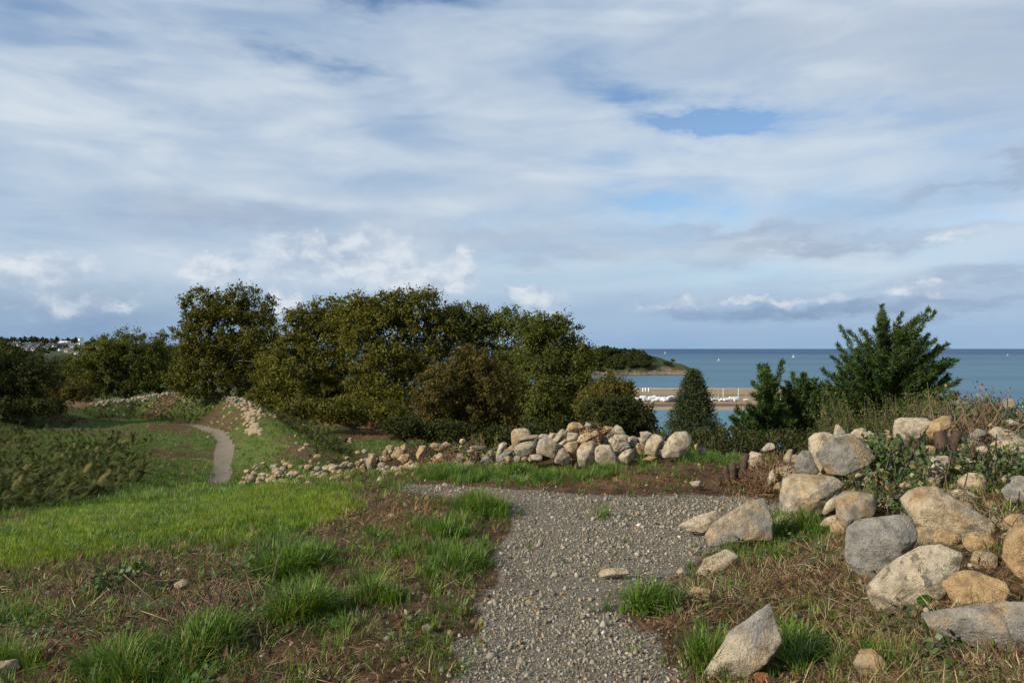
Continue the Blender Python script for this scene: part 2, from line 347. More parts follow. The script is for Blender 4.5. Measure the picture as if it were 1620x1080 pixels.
def tubes_mesh(name, tubes, mat):
    Vs = []; Fs = []; o = 0
    for (p, r, n) in tubes:
        V, Fq = tube(p, r, n); Vs.append(V); Fs += [tuple(i + o for i in f) for f in clean_quads(V, Fq)]; o += len(V)
    me = bpy.data.meshes.new(name); me.from_pydata(np.concatenate(Vs).tolist(), [], Fs); me.materials.append(mat)
    me.polygons.foreach_set('use_smooth', np.ones(len(me.polygons), bool)); me.update(); return me
def box(x0, x1, y0, y1, z0, z1):
    V = [(x0, y0, z0), (x1, y0, z0), (x1, y1, z0), (x0, y1, z0), (x0, y0, z1), (x1, y0, z1), (x1, y1, z1), (x0, y1, z1)]
    return V, [(0, 3, 2, 1), (4, 5, 6, 7), (0, 1, 5, 4), (1, 2, 6, 5), (2, 3, 7, 6), (3, 0, 4, 7)]
def pydata(name, V, Fc, mat):
    me = bpy.data.meshes.new(name); me.from_pydata([tuple(map(float, v)) for v in V], [], [tuple(map(int, f)) for f in Fc]); me.materials.append(mat); me.update(); return me

# ------------------------------------------------------------------ materials
def material(name):
    m = bpy.data.materials.new(name); m.use_nodes = True; t = m.node_tree; t.nodes.clear(); g = G(t)
    out = g.node('ShaderNodeOutputMaterial'); return m, g, out
def principled(g, out, color, rough=0.9, bump=None, dist=0.02, strength=0.6, spec=0.25, metallic=0.0):
    b = g.node('ShaderNodeBsdfPrincipled', {'Base Color': color, 'Roughness': rough, 'Specular IOR Level': spec, 'Metallic': metallic})
    if bump is not None:
        bn = g.node('ShaderNodeBump', {'Height': bump, 'Distance': dist, 'Strength': strength}); g.l.new(bn.outputs[0], b.inputs['Normal'])
    g.l.new(b.outputs[0], out.inputs['Surface']); return b
def objattr(g, nm):
    n = g.node('ShaderNodeAttribute', attribute_type='OBJECT', attribute_name=nm); return n.outputs['Fac']
def M_ground():
    m, g, out = material('ground')
    zn = g.node('ShaderNodeAttribute', attribute_name='zone'); s = g.node('ShaderNodeSeparateColor', {0: zn.outputs['Color']})
    gravel, green, russet = s.outputs; lawn = zn.outputs['Alpha']
    P = g.node('ShaderNodeTexCoord').outputs['Object']
    big = g.noise(P, 0.7, 5, 0.6); mid = g.noise(P, 6, 6, 0.65); fine = g.noise(P, 45, 5, 0.7); vf = g.noise(P, 160, 3, 0.6)
    soil = g.mix(g.ramp(mid, 0.35, 0.65), (0.038, 0.022, 0.013), (0.100, 0.056, 0.030))
    soil = g.mix(g.m('MULTIPLY', g.ramp(fine, 0.55, 0.75), 0.6), soil, (0.21, 0.145, 0.09))
    rus = g.mix(g.ramp(fine, 0.35, 0.7), (0.075, 0.038, 0.019), (0.175, 0.10, 0.05))
    grs = g.mix(g.ramp(mid, 0.35, 0.65), (0.028, 0.045, 0.010), (0.075, 0.105, 0.022))
    grs = g.mix(g.m('MULTIPLY', g.ramp(fine, 0.5, 0.75), 0.5), grs, (0.13, 0.14, 0.05))
    grs = g.mix(g.m('MULTIPLY', lawn, 0.55), grs, (0.085, 0.15, 0.02))
    vo = g.node('ShaderNodeTexVoronoi', {'Vector': P, 'Scale': 42.0}); vcol = g.node('ShaderNodeSeparateColor', {0: vo.outputs['Color']})
    gv = g.mix(vcol.outputs[0], (0.105, 0.096, 0.078), (0.24, 0.222, 0.185))
    gv = g.mix(g.m('MULTIPLY', g.ramp(vcol.outputs[1], 0.72, 0.9), 0.8), gv, (0.23, 0.165, 0.105))
    gv = g.mix(g.m('MULTIPLY', g.ramp(vo.outputs['Distance'], 0.35, 0.75), 0.6), gv, (0.055, 0.046, 0.036))
    gv = g.mix(g.m('MULTIPLY', g.ramp(big, 0.48, 0.66), 0.5), gv, (0.115, 0.088, 0.062))
    edge = lambda a, k: g.ramp(g.m('ADD', a, g.m('MULTIPLY', g.m('SUBTRACT', fine, 0.5), k)), 0.35, 0.65)
    c = g.mix(edge(russet, 0.8), soil, rus); c = g.mix(edge(green, 0.9), c, grs); c = g.mix(edge(gravel, 0.9), c, gv)
    h = g.m('ADD', g.m('MULTIPLY', mid, 0.6), g.m('ADD', fine, g.m('MULTIPLY', vf, 0.5)))
    principled(g, out, c, 0.95, h, 0.03, 0.8, 0.15); return m
def M_stone(name='granite'):
    """granite: 'warm' 0 grey .. 1 ochre, 'lichen' 0..1 dark spots, 'pale' 0..1 weathered face (custom properties of each stone)"""
    m, g, out = material(name)
    P = g.node('ShaderNodeTexCoord').outputs['Object']; rnd = g.node('ShaderNodeObjectInfo').outputs['Random']
    off = g.node('ShaderNodeVectorMath', {0: P, 1: g.node('ShaderNodeCombineXYZ', {0: g.m('MULTIPLY', rnd, 37.0), 1: g.m('MULTIPLY', rnd, 91.0), 2: rnd}).outputs[0]}, operation='ADD').outputs[0]
    warm, lich, pale = objattr(g, 'warm'), objattr(g, 'lichen'), objattr(g, 'pale')
    a = g.noise(off, 3.2, 5, 0.6, 0.6); b = g.noise(off, 14, 6, 0.68); c_ = g.noise(off, 90, 4, 0.7); sp = g.noise(off, 240, 2, 0.6)
    grey = g.mix(g.ramp(b, 0.3, 0.7), (0.135, 0.132, 0.122), (0.26, 0.25, 0.225))
    och = g.mix(g.ramp(b, 0.3, 0.7), (0.235, 0.15, 0.066), (0.43, 0.30, 0.155))
    wf = g.ramp(g.m('ADD', g.m('MULTIPLY', g.m('SUBTRACT', a, 0.5), 1.9), warm), 0.25, 0.75)
    col = g.mix(wf, grey, och)
    pf = g.ramp(g.m('ADD', g.m('MULTIPLY', g.m('SUBTRACT', g.noise(off, 5.5, 5, 0.65), 0.5), 2.2), pale), 0.30, 0.8)
    col = g.mix(g.m('MULTIPLY', pf, 0.8), col, g.mix(g.ramp(b, .3, .7), (0.30, 0.245, 0.165), (0.53, 0.455, 0.33)))
    rust = g.m('MULTIPLY', g.ramp(g.noise(off, 7, 4, 0.6, 1.0), 0.60, 0.72), g.m('ADD', g.m('MULTIPLY', warm, 0.7), 0.12))
    col = g.mix(rust, col, (0.27, 0.125, 0.045))
    # speckle of mica and quartz
    col = g.mix(g.m('MULTIPLY', g.ramp(c_, 0.56, 0.72), 0.35), col, (0.48, 0.44, 0.37))
    col = g.mix(g.m('MULTIPLY', g.ramp(c_, 0.46, 0.32), 0.7), col, (0.085, 0.072, 0.055))
    col = g.mix(g.m('MULTIPLY', g.ramp(sp, 0.60, 0.70), 0.4), col, (0.6, 0.56, 0.5))
    # fissures and dirt between
    cr = g.node('ShaderNodeTexVoronoi', {'Vector': g.node('ShaderNodeVectorMath', {0: off, 1: g.noise(off, 4, 3, out='Color')}, operation='ADD').outputs[0], 'Scale': 3.2}, feature='DISTANCE_TO_EDGE').outputs[0]
    crk = g.m('MULTIPLY', g.ramp(cr, 0.03, 0.0), g.ramp(a, .5, .62))
    
    # dark lichen discs and pale crust
    lv = g.node('ShaderNodeTexVoronoi', {'Vector': g.node('ShaderNodeVectorMath', {0: off, 1: g.vscale(g.noise(off, 16, 5, 0.7, out='Color'), (0.17, 0.17, 0.17))}, operation='ADD').outputs[0], 'Scale': 11.0})
    lsel = g.node('ShaderNodeSeparateColor', {0: lv.outputs['Color']}).outputs[0]
    lm = g.m('MULTIPLY', g.ramp(lv.outputs['Distance'], 0.42, 0.30), g.m('LESS_THAN', lsel, g.m('MULTIPLY', lich, 0.55)))
    col = g.mix(g.m('MULTIPLY', lm, 0.75), col, (0.085, 0.082, 0.066))
    grn = g.m('MULTIPLY', g.ramp(g.noise(off, 2.2, 5, 0.65), 0.52, 0.70), 0.35)
    col = g.mix(grn, col, (0.16, 0.15, 0.085))
    col = g.mix(g.m('MULTIPLY', g.ramp(b, 0.50, 0.30), 0.5), col, (0.12, 0.10, 0.075))
    h = g.m('ADD', g.m('MULTIPLY', b, 1.0), g.m('ADD', g.m('MULTIPLY', c_, 0.5), g.m('MULTIPLY', crk, -0.3)))
    principled(g, out, col, 0.88, h, 0.035, 1.0, 0.25); return m
def M_leaf(name, dark, light, odd=None, oddp=0.12, trans=0.3, rough=0.7, spec=0.12, by='col'):
    m, g, out = material(name)
    if by == 'col': r = g.node('ShaderNodeAttribute', attribute_name='col').outputs['Fac']
    else: r = g.node('ShaderNodeObjectInfo').outputs['Random']
    P = g.node('ShaderNodeTexCoord').outputs['Object']
    if by == 'col': n = g.noise(P, 0.45, 3, 0.6); r2 = g.m('ADD', g.m('MULTIPLY', r, 0.65), g.m('MULTIPLY', g.ramp(n, 0.35, 0.65), 0.35))
    else: r2 = r
    c = g.mix(r2, dark, light)
    if odd: c = g.mix(g.ramp(g.m('FRACT', g.m('MULTIPLY', r, 7.31)), 1 - oddp, 1 - oddp + 0.02), c, odd)
    b = g.node('ShaderNodeBsdfPrincipled', {'Base Color': c, 'Roughness': rough, 'Specular IOR Level': spec})
    if trans > 0:
        t = g.node('ShaderNodeBsdfTranslucent', {'Color': g.mix(1.0, c, (1.0, 1.0, 0.45), blend='MULTIPLY')})
        mx = g.node('ShaderNodeMixShader', {0: trans, 1: b.outputs[0], 2: t.outputs[0]}); g.l.new(mx.outputs[0], out.inputs[0])
    else: g.l.new(b.outputs[0], out.inputs[0])
    return m
def M_plain(name, a, b, scale=8, rough=0.85, dist=0.01, spec=0.25, coords='Object', strength=0.5):
    m, g, out = material(name); P = g.node('ShaderNodeTexCoord').outputs[coords]
    n = g.noise(P, scale, 5, 0.65); principled(g, out, g.mix(g.ramp(n, 0.3, 0.7), a, b), rough, n, dist, strength, spec); return m
def M_random(name, stops, rough=0.9, spec=0.2, scale=60):
    """colour picked per instance"""
    m, g, out = material(name); r = g.node('ShaderNodeObjectInfo').outputs['Random']
    cr = g.node('ShaderNodeValToRGB', {0: r}); cr.color_ramp.interpolation = 'LINEAR'
    el = cr.color_ramp.elements
    while len(el) < len(stops): el.new(0.5)
    for e, (p, c) in zip(el, stops): e.position = p; e.color = (*c, 1)
    P = g.node('ShaderNodeTexCoord').outputs['Object']; n = g.noise(P, scale, 3, 0.7)
    principled(g, out, g.mix(n, g.mix(1.0, cr.outputs[0], (0.75, 0.75, 0.75), blend='MULTIPLY'), g.mix(1.0, cr.outputs[0], (1.25, 1.25, 1.25), blend='MULTIPLY')), rough, None, spec=spec); return m
MT = {}
MT['ground'] = M_ground(); MT['stone'] = M_stone()
MT['bark'] = M_plain('bark', (0.05, 0.04, 0.03), (0.13, 0.105, 0.08), 9, 0.95, 0.03)
MT['deadwood'] = M_plain('dead_wood', (0.09, 0.062, 0.042), (0.23, 0.165, 0.105), 14, 0.9)
MT['char'] = M_plain('charred_wood', (0.022, 0.015, 0.013), (0.075, 0.045, 0.032), 16, 0.8, 0.01)
MT['oak'] = M_leaf('oak_leaf', (0.036, 0.041, 0.008), (0.135, 0.132, 0.020), (0.15, 0.125, 0.026), 0.06)
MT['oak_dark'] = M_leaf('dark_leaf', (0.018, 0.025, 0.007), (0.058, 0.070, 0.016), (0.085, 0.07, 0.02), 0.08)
MT['oak_green'] = M_leaf('green_leaf', (0.030, 0.042, 0.008), (0.122, 0.136, 0.024), (0.13, 0.125, 0.03), 0.05)
MT['rust_leaf'] = M_leaf('rusty_leaf', (0.040, 0.037, 0.010), (0.108, 0.093, 0.024), (0.15, 0.085, 0.03), 0.10)
MT['yellow_leaf'] = M_leaf('yellowing_leaf', (0.035, 0.035, 0.008), (0.13, 0.115, 0.022), (0.17, 0.11, 0.03), 0.12)
MT['cypress'] = M_leaf('cypress_scale', (0.016, 0.040, 0.008), (0.070, 0.112, 0.026), (0.09, 0.12, 0.03), 0.1, 0.2)
MT['juniper'] = M_leaf('conifer_needle', (0.022, 0.036, 0.014), (0.080, 0.100, 0.042), None, 0, 0.12)
MT['broom'] = M_leaf('broom_sprig', (0.028, 0.042, 0.009), (0.092, 0.110, 0.026), (0.15, 0.12, 0.05), 0.12, 0.15)
MT['bramble'] = M_leaf('bramble_leaf', (0.022, 0.045, 0.012), (0.075, 0.125, 0.028), (0.17, 0.16, 0.05), 0.07, 0.2, 0.45, 0.5)
MT['bracken'] = M_leaf('bracken_frond', (0.014, 0.020, 0.006), (0.078, 0.088, 0.020), (0.13, 0.11, 0.04), 0.06, 0.2)
MT['bracken_dead'] = M_leaf('dead_bracken', (0.060, 0.028, 0.014), (0.19, 0.095, 0.045), (0.07, 0.07, 0.02), 0.15, 0.15)
MT['grass'] = M_leaf('grass_blade', (0.038, 0.085, 0.008), (0.125, 0.215, 0.022), (0.20, 0.20, 0.06), 0.10, 0.35, 0.5, 0.35, by='obj')
MT['lawn'] = M_leaf('fine_grass', (0.105, 0.165, 0.006), (0.265, 0.350, 0.020), (0.17, 0.19, 0.06), 0.08, 0.4, 0.5, 0.3, by='obj')
MT['straw'] = M_leaf('straw', (0.085, 0.055, 0.030), (0.29, 0.21, 0.115), (0.42, 0.34, 0.21), 0.2, 0.1, 0.7, 0.2, by='obj')
MT['russet'] = M_leaf('russet_litter', (0.055, 0.027, 0.014), (0.17, 0.090, 0.042), (0.28, 0.19, 0.09), 0.14, 0.1, 0.7, 0.2, by='obj')
MT['weed'] = M_leaf('weed_leaf', (0.030, 0.062, 0.016), (0.075, 0.135, 0.032), None, 0, 0.25, 0.5, 0.4, by='obj')
MT['pebble'] = M_random('pebble', [(0, (0.088, 0.078, 0.056)), (0.3, (0.148, 0.135, 0.102)), (0.6, (0.212, 0.198, 0.158)), (0.8, (0.285, 0.262, 0.21)), (0.93, (0.25, 0.19, 0.13)), (0.975, (0.20, 0.125, 0.07)), (1.0, (0.50, 0.47, 0.42))])
MT['clod'] = M_random('clod', [(0, (0.038, 0.022, 0.013)), (0.6, (0.105, 0.058, 0.032)), (0.9, (0.16, 0.105, 0.065)), (1.0, (0.30, 0.26, 0.20))])
MT['rubble'] = M_random('rubble_stone', [(0, (0.22, 0.17, 0.11)), (0.5, (0.36, 0.30, 0.22)), (0.8, (0.45, 0.39, 0.30)), (1.0, (0.26, 0.24, 0.21))], scale=6)

# ------------------------------------------------------------------ ground
def ground():
    ns, nl = 500, 640
    s = np.linspace(-1, 1, ns); s = s * (0.62 + 0.38 * s * s) * 1.55     # finer in the middle
    r = np.exp(np.linspace(math.log(3.2), math.log(1400), nl))
    S, Rr = np.meshgrid(s, r); X = S * Rr; Y = Rr - 6.5
    x, y = X.ravel(), Y.ravel(); z = H(x, y); Z = zones(x, y)
    # ferns and rubble have their own bumps; clods lift the bare soil a little
    z = z + (1 - Z['gravel']) * (1 - smooth(9, 14, Z['d'])) * (fbm2(x, y, 9, 4, 0.7, 0.6) - 0.5) * 0.06
    V = np.stack([x, y, z], 1); i = np.arange(ns * nl).reshape(nl, ns)
    Fc = np.stack([i[:-1, :-1].ravel(), i[:-1, 1:].ravel(), i[1:, 1:].ravel(), i[1:, :-1].ravel()], 1)
    zc = np.stack([Z['gravel'], Z['green'], Z['russet'], Z['lawn']], 1)
    me = mesh_np('ground', V, Fc, MT['ground'], True, {'zone': zc})
    tag(link('ground', me), kind='structure')
ground()

# ------------------------------------------------------------------ sea and far land
def sea():
    m, g, out = material('sea_water'); P = g.node('ShaderNodeTexCoord').outputs['Object']
    sp = g.node('ShaderNodeSeparateXYZ', {0: P}); far = g.ramp(sp.outputs[1], 700, 9000)
    bands = g.noise(g.vscale(P, (0.00025, 0.0016, 1)), 1.0, 5, 0.6, 1.0)  # streaks of tone for cloud shadow and depth, put into the water colour
    near = g.mix(g.ramp(bands, 0.35, 0.65), (0.055, 0.120, 0.185), (0.075, 0.155, 0.215))
    deep = g.mix(g.ramp(bands, 0.38, 0.62), (0.016, 0.048, 0.125), (0.034, 0.085, 0.170))
    c = g.mix(far, near, deep)
    w = g.noise(g.vscale(P, (0.05, 0.16, 1)), 1.0, 5, 0.6)
    b = g.node('ShaderNodeBsdfPrincipled', {'Base Color': c, 'Roughness': 0.55, 'Specular IOR Level': 0.12})
    bn = g.node('ShaderNodeBump', {'Height': w, 'Distance': 1.5, 'Strength': 0.5}); g.l.new(bn.outputs[0], b.inputs['Normal'])
    g.l.new(b.outputs[0], out.inputs[0])
    V = []; Fc = []
    ys = [120, 300, 600, 1200, 2500, 5000, 10000, 20000, 40000, 90000]
    for yy in ys: V += [(-1.6 * yy - 2000, yy, SEA), (1.6 * yy + 2000, yy, SEA)]
    for k in range(len(ys) - 1): Fc.append((2 * k, 2 * k + 1, 2 * k + 3, 2 * k + 2))
    tag(link('sea', pydata('sea', V, Fc, m)), kind='structure')
sea()
def ridge_land(name, mat, prof, d, depth, base, nx=160, ny=26, amp=1.0, sc=0.02, u_pad=0):
    """hill with the crest line prof [(u, v)] at distance d, front slope `depth` m deep"""
    us = np.linspace(prof[0][0], prof[-1][0], nx); vs = np.interp(us, [p[0] for p in prof], [p[1] for p in prof])
    V = []
    for j in range(ny):
        t = j / (ny - 1); k = math.sin(min(t * 1.25, 1.25) * math.pi / 2)   # front foot, crest, a bit of the back
        prof_t = k
        for u, v in zip(us, vs):
            x = (u - 810) / F * d; zc = EYE - (v - HORIZON) / F * d
            V.append((x, d - depth * (1 - t * 1.25), base + (zc - base) * max(prof_t, 0)))
    V = np.array(V); n = fbm2(V[:, 0], V[:, 1], sc, 5, 2.0) - 0.5
    V[:, 2] += n * amp * np.clip((V[:, 2] - base) / 10, 0, 1); V[:, 1] += (fbm2(V[:, 0], V[:, 2], sc * 2, 4, 7.0) - 0.5) * depth * 0.35
    i = np.arange(nx * ny).reshape(ny, nx)
    Fc = np.stack([i[:-1, :-1].ravel(), i[:-1, 1:].ravel(), i[1:, 1:].ravel(), i[1:, :-1].ravel()], 1)
    return tag(link(name, mesh_np(name, V, Fc, mat, True)), kind='structure')
def M_headland():
    m, g, out = material('headland'); P = g.node('ShaderNodeTexCoord').outputs['Object']; z = g.node('ShaderNodeSeparateXYZ', {0: P}).outputs[2]
    n = g.noise(P, 0.02, 6, 0.65); n2 = g.noise(P, 0.09, 5, 0.7)
    scrub = g.mix(g.ramp(n, 0.35, 0.62), (0.018, 0.029, 0.010), (0.048, 0.052, 0.021)); scrub = g.mix(g.m('MULTIPLY', g.ramp(n2, 0.55, 0.7), 0.7), scrub, (0.022, 0.034, 0.014))
    rock = g.mix(g.ramp(n2, 0.35, 0.65), (0.10, 0.075, 0.05), (0.24, 0.18, 0.12))
    k = g.ramp(g.m('ADD', z, g.m('MULTIPLY', g.m('SUBTRACT', n, 0.5), 45.0)), SEA + 11, SEA + 1)
    c = g.mix(k, scrub, rock); c = g.mix(g.ramp(z, SEA + 2.2, SEA + 1.0), c, (0.07, 0.05, 0.035))
    principled(g, out, c, 0.95, n2, 3.0, 0.8, 0.1); return m
ridge_land('headland', M_headland(), [(780, 549), (880, 550), (920, 552), (945, 553), (975, 556.5), (1000, 559), (1025, 563), (1050, 568.5), (1072, 575), (1086, 581), (1094, 587), (1100, 594)], 1460, 130, SEA - 1.5, 200, 34, 9, 0.02)
hill_mat = M_plain('far_hill', (0.016, 0.027, 0.012), (0.055, 0.062, 0.026), 0.012, 0.95, 3.0)
ridge_land('hill', hill_mat, [(-420, 546), (-150, 543), (0, 544), (60, 543.5), (90, 543), (140, 545), (190, 547), (300, 549), (420, 556), (520, 575)], 2500, 1500, SEA + 12, 200, 30, 14, 0.006)

def spit():
    m, g, out = material('shingle'); P = g.node('ShaderNodeTexCoord').outputs['Object']; y = g.node('ShaderNodeSeparateXYZ', {0: P}).outputs[1]
    n = g.noise(g.vscale(P, (0.02, 0.12, 1)), 1.0, 6, 0.65); n2 = g.noise(P, 0.5, 4, 0.7)
    c = g.mix(g.ramp(n, 0.3, 0.7), (0.17, 0.125, 0.085), (0.29, 0.225, 0.155))
    c = g.mix(g.m('MULTIPLY', g.ramp(n2, 0.4, 0.7), 0.4), c, (0.10, 0.085, 0.05))
    red = g.m('MULTIPLY', g.ramp(y, 622, 616), g.ramp(y, 596, 602)); c = g.mix(red, c, (0.12, 0.062, 0.048))
    grs = g.m('MULTIPLY', g.ramp(y, 696, 703), g.ramp(y, 728, 718)); c = g.mix(g.m('MULTIPLY', grs, 0.55), c, (0.10, 0.095, 0.045))
    c = g.mix(g.ramp(y, 800, 806), c, (0.42, 0.36, 0.28)); c = g.mix(g.ramp(y, 599, 594), c, (0.24, 0.20, 0.13))
    principled(g, out, c, 0.95, n2, 0.3, 0.6, 0.1)
    nx = 120; prof = [(572, -1.0), (584, 0.2), (600, 1.6), (614, 2.0), (640, 2.1), (690, 2.3), (700, 3.2), (760, 3.9), (800, 4.3), (812, 4.6), (826, 3.0), (850, -1.0)]
    V = []
    for (yy, h) in prof:
        for k in range(nx):
            x = -60 + 480 * k / (nx - 1); e = smooth(420, 330, np.array(x)); h2 = -1.0 + (h + 1.0) * float(e)
            V.append((x, yy + 6 * math.sin(x * 0.02) * 0.5, SEA + h2 + random.uniform(-.12, .12)))
    V = np.array(V); i = np.arange(nx * len(prof)).reshape(len(prof), nx)
    Fc = np.stack([i[:-1, :-1].ravel(), i[:-1, 1:].ravel(), i[1:, 1:].ravel(), i[1:, :-1].ravel()], 1)
    tag(link('beach', mesh_np('beach', V, Fc, m, False)), kind='structure')
spit()

# ------------------------------------------------------------------ boats
MT['gelcoat'] = M_plain('white_gelcoat', (0.72, 0.72, 0.70), (0.82, 0.82, 0.80), 2, 0.35)
MT['canvas'] = M_plain('boat_cover', (0.36, 0.41, 0.50), (0.66, 0.69, 0.74), 3, 0.7)
MT['alloy'] = M_plain('mast_alloy', (0.5, 0.5, 0.5), (0.62, 0.62, 0.62), 5, 0.4)
MT['sail'] = M_plain('sailcloth', (0.74, 0.74, 0.72), (0.82, 0.82, 0.80), 1, 0.7)
MT['slate'] = M_plain('slate_roof', (0.05, 0.055, 0.07), (0.10, 0.105, 0.12), 2, 0.6)
MT['render'] = M_plain('house_render', (0.48, 0.46, 0.42), (0.70, 0.67, 0.61), 0.4, 0.85)
MT['render2'] = M_plain('house_stone', (0.22, 0.20, 0.17), (0.36, 0.32, 0.27), 0.4, 0.85)
MT['dark_glass'] = M_plain('window_glass', (0.02, 0.025, 0.03), (0.04, 0.05, 0.06), 1, 0.2)
MT['dark_shed'] = M_plain('dark_timber', (0.03, 0.03, 0.035), (0.06, 0.06, 0.065), 2, 0.7)
def hull_mesh(L, B, D):
    st = 9; V = []; Fc = []
    for i in range(st):
        t = i / (st - 1); w = B / 2 * (math.sin(min(1, (1 - t) * 1.5) * math.pi / 2)) ** 0.8 if t > 0.35 else B / 2 * (0.82 + 0.5 * t); w = min(w, B / 2)
        x = -L / 2 + L * t; sheer = D + 0.25 * t * t * D; k = 0.25 * D * t * t * t
        V += [(x, -w, sheer), (x, -w * 0.78, D * 0.42 + k), (x, 0, k), (x, w * 0.78, D * 0.42 + k), (x, w, sheer)]
    for i in range(st - 1):
        for j in range(4): a = i * 5 + j; Fc.append((a, a + 1, a + 6, a + 5))
        Fc.append((i * 5, i * 5 + 5, i * 5 + 9, i * 5 + 4))
    Fc.append((0, 4, 3, 2)); Fc.append((0, 2, 1)); return V, Fc
def boat(kind):
    root = empty('boat', (0, 0, 0)); parts = []
    V, Fc = hull_mesh(6.2, 2.3, 1.1); parts.append(link('hull', pydata('hull', V, Fc, MT['gelcoat']), root))
    if kind == 1:   # cabin cruiser
        V = [(-1.2, -.85, 1.1), (1.5, -.7, 1.15), (1.5, .7, 1.15), (-1.2, .85, 1.1), (-1.0, -.7, 2.0), (0.5, -.6, 1.95), (0.5, .6, 1.95), (-1.0, .7, 2.0)]
        parts.append(link('cabin', pydata('cabin', V, box(0, 1, 0, 1, 0, 1)[1], MT['gelcoat']), root))
        V = [(-1.03, -.74, 1.45), (0.75, -.68, 1.45), (0.75, .68, 1.45), (-1.03, .74, 1.45), (-1.02, -.72, 1.8), (0.6, -.64, 1.8), (0.6, .64, 1.8), (-1.02, .72, 1.8)]
        parts.append(link('window', pydata('window', V, box(0, 1, 0, 1, 0, 1)[1], MT['dark_glass']), root))
    elif kind == 0:  # tent shaped winter cover on a small yacht
        V = [(-2.9, -1.0, 1.15), (-2.9, 1.0, 1.15), (-2.7, 0, 2.1), (0.6, -1.05, 1.2), (0.6, 1.05, 1.2), (0.5, 0, 2.15), (2.8, 0, 1.4)]
        parts.append(link('cover', pydata('cover', V, [(0, 1, 2), (0, 2, 5, 3), (1, 4, 5, 2), (3, 5, 6), (5, 4, 6), (0, 3, 6, 4, 1)], MT['canvas']), root))
    else:
        V = [(-0.9, -.6, 1.1), (1.6, -.4, 1.2), (1.6, .4, 1.2), (-0.9, .6, 1.1), (-0.8, -.5, 1.45), (1.2, -.3, 1.4), (1.2, .3, 1.4), (-0.8, .5, 1.45)]
        parts.append(link('cabin', pydata('cabin', V, box(0, 1, 0, 1, 0, 1)[1], MT['gelcoat']), root))
        parts.append(link('mast', tubes_mesh('mast', [([(0.5, 0, 1.2), (0.5, 0, 8.2)], [.07, .04], 5)], MT['alloy']), root))
    parts.append(link('keel', pydata('keel', *box(-.5, .5, -.12, .12, -0.5, 0.1), MT['dark_shed']), root))
    return root
def copy_tree(o, parent=None):
    c = o.copy(); COL.objects.link(c); c.parent = parent
    for ch in o.children: copy_tree(ch, c)
    return c
def all_boats():
    blabel = ['small white boat under a pale tent cover, laid up on the shingle spit', 'white motor cruiser with a low cabin, laid up on the shingle spit', 'small white yacht with a bare mast, laid up on the shingle spit']
    protos = [boat(k) for k in range(3)]
    used = [False] * 3; spots = []
    for k in range(40): spots.append((992 + (k % 14) * 7.2 + random.uniform(-2, 2), 640 + (k // 14) * 17 + random.uniform(-5, 5)))
    for k in range(9): spots.append((1126 + k * 5 + random.uniform(-2, 2), 648 + random.uniform(-12, 18)))
    for k in range(7): spots.append((1182 + k * 18 + random.uniform(-3, 3), 648 + random.uniform(-10, 10)))
    for i, (u, d) in enumerate(spots):
        k = 2 if i in (42, 49, 51, 3, 20) else (i * 7 + i // 3) % 2
        o = protos[k] if not used[k] else copy_tree(protos[k]); used[k] = True
        o.location = ((u - 810) / F * d, d, SEA + 2.6); o.rotation_euler.z = random.choice([0.35, 0.25, 0.5, math.pi + 0.3]) + random.uniform(-.15, .15)
        s = random.uniform(0.85, 1.15); o.scale = (s, s, s * random.uniform(.9, 1.1))
        tag(o, blabel[k], 'boat', 'boats laid up on the shingle spit')
all_boats()
def sailboat(u, v, label, s=1.0):
    d = (EYE - SEA) / ((v - HORIZON) / F); root = empty('sailboat', ((u - 810) / F * d, d, SEA), label, 'sailboat', rz=0.4)
    V, Fc = hull_mesh(10, 3, 1.2); link('hull', pydata('hull', V, Fc, MT['gelcoat']), root)
    link('mast', tubes_mesh('mast', [([(0.8, 0, 1), (0.8, 0, 14.5)], [.12, .06], 5)], MT['alloy']), root)
    link('mainsail', pydata('mainsail', [(0.7, 0, 1.9), (0.7, 0, 14), (-4.2, 0.5, 2.1), (0.4, 0.12, 8), (-2.0, .35, 7.2)], [(0, 3, 2), (3, 1, 4), (3, 4, 2)], MT['sail']), root)
    link('foresail', pydata('foresail', [(0.9, 0, 12.5), (4.8, 0, 1.5), (0.4, 0.8, 2.0), (1.6, .5, 6)], [(0, 1, 3), (1, 2, 3), (2, 0, 3)], MT['sail']), root)
    root.scale = (s, s, s)
sailboat(1255, 566, 'white sailboat on the open sea just left of the large cypress', 1.4)
sailboat(1137, 571, 'small white sailboat straight above the narrow conifer', 0.9)
sailboat(1052, 559.5, 'tiny white sailboat near the horizon beyond the wooded headland', 1.6)
sailboat(1594, 563, 'tiny white sailboat near the horizon above the brambles', 1.2)
def shed():
    root = empty('boat_shed', ((1066 - 810) / F * 642, 636, SEA + 2.1), 'dark timber shed standing among the white boats on the spit', 'shed')
    link('wall', pydata('wall', *box(-5, 5, -3, 3, 0, 2.4), MT['dark_shed']), root)
    V = [(-5.4, -3.5, 2.4), (5.4, -3.5, 2.4), (5.4, 3.5, 2.4), (-5.4, 3.5, 2.4), (-4.2, 0, 4.4), (4.2, 0, 4.4)]
    link('roof', pydata('roof', V, [(0, 1, 5, 4), (2, 3, 4, 5), (1, 2, 5), (3, 0, 4), (0, 3, 2, 1)], MT['slate']), root)
shed()
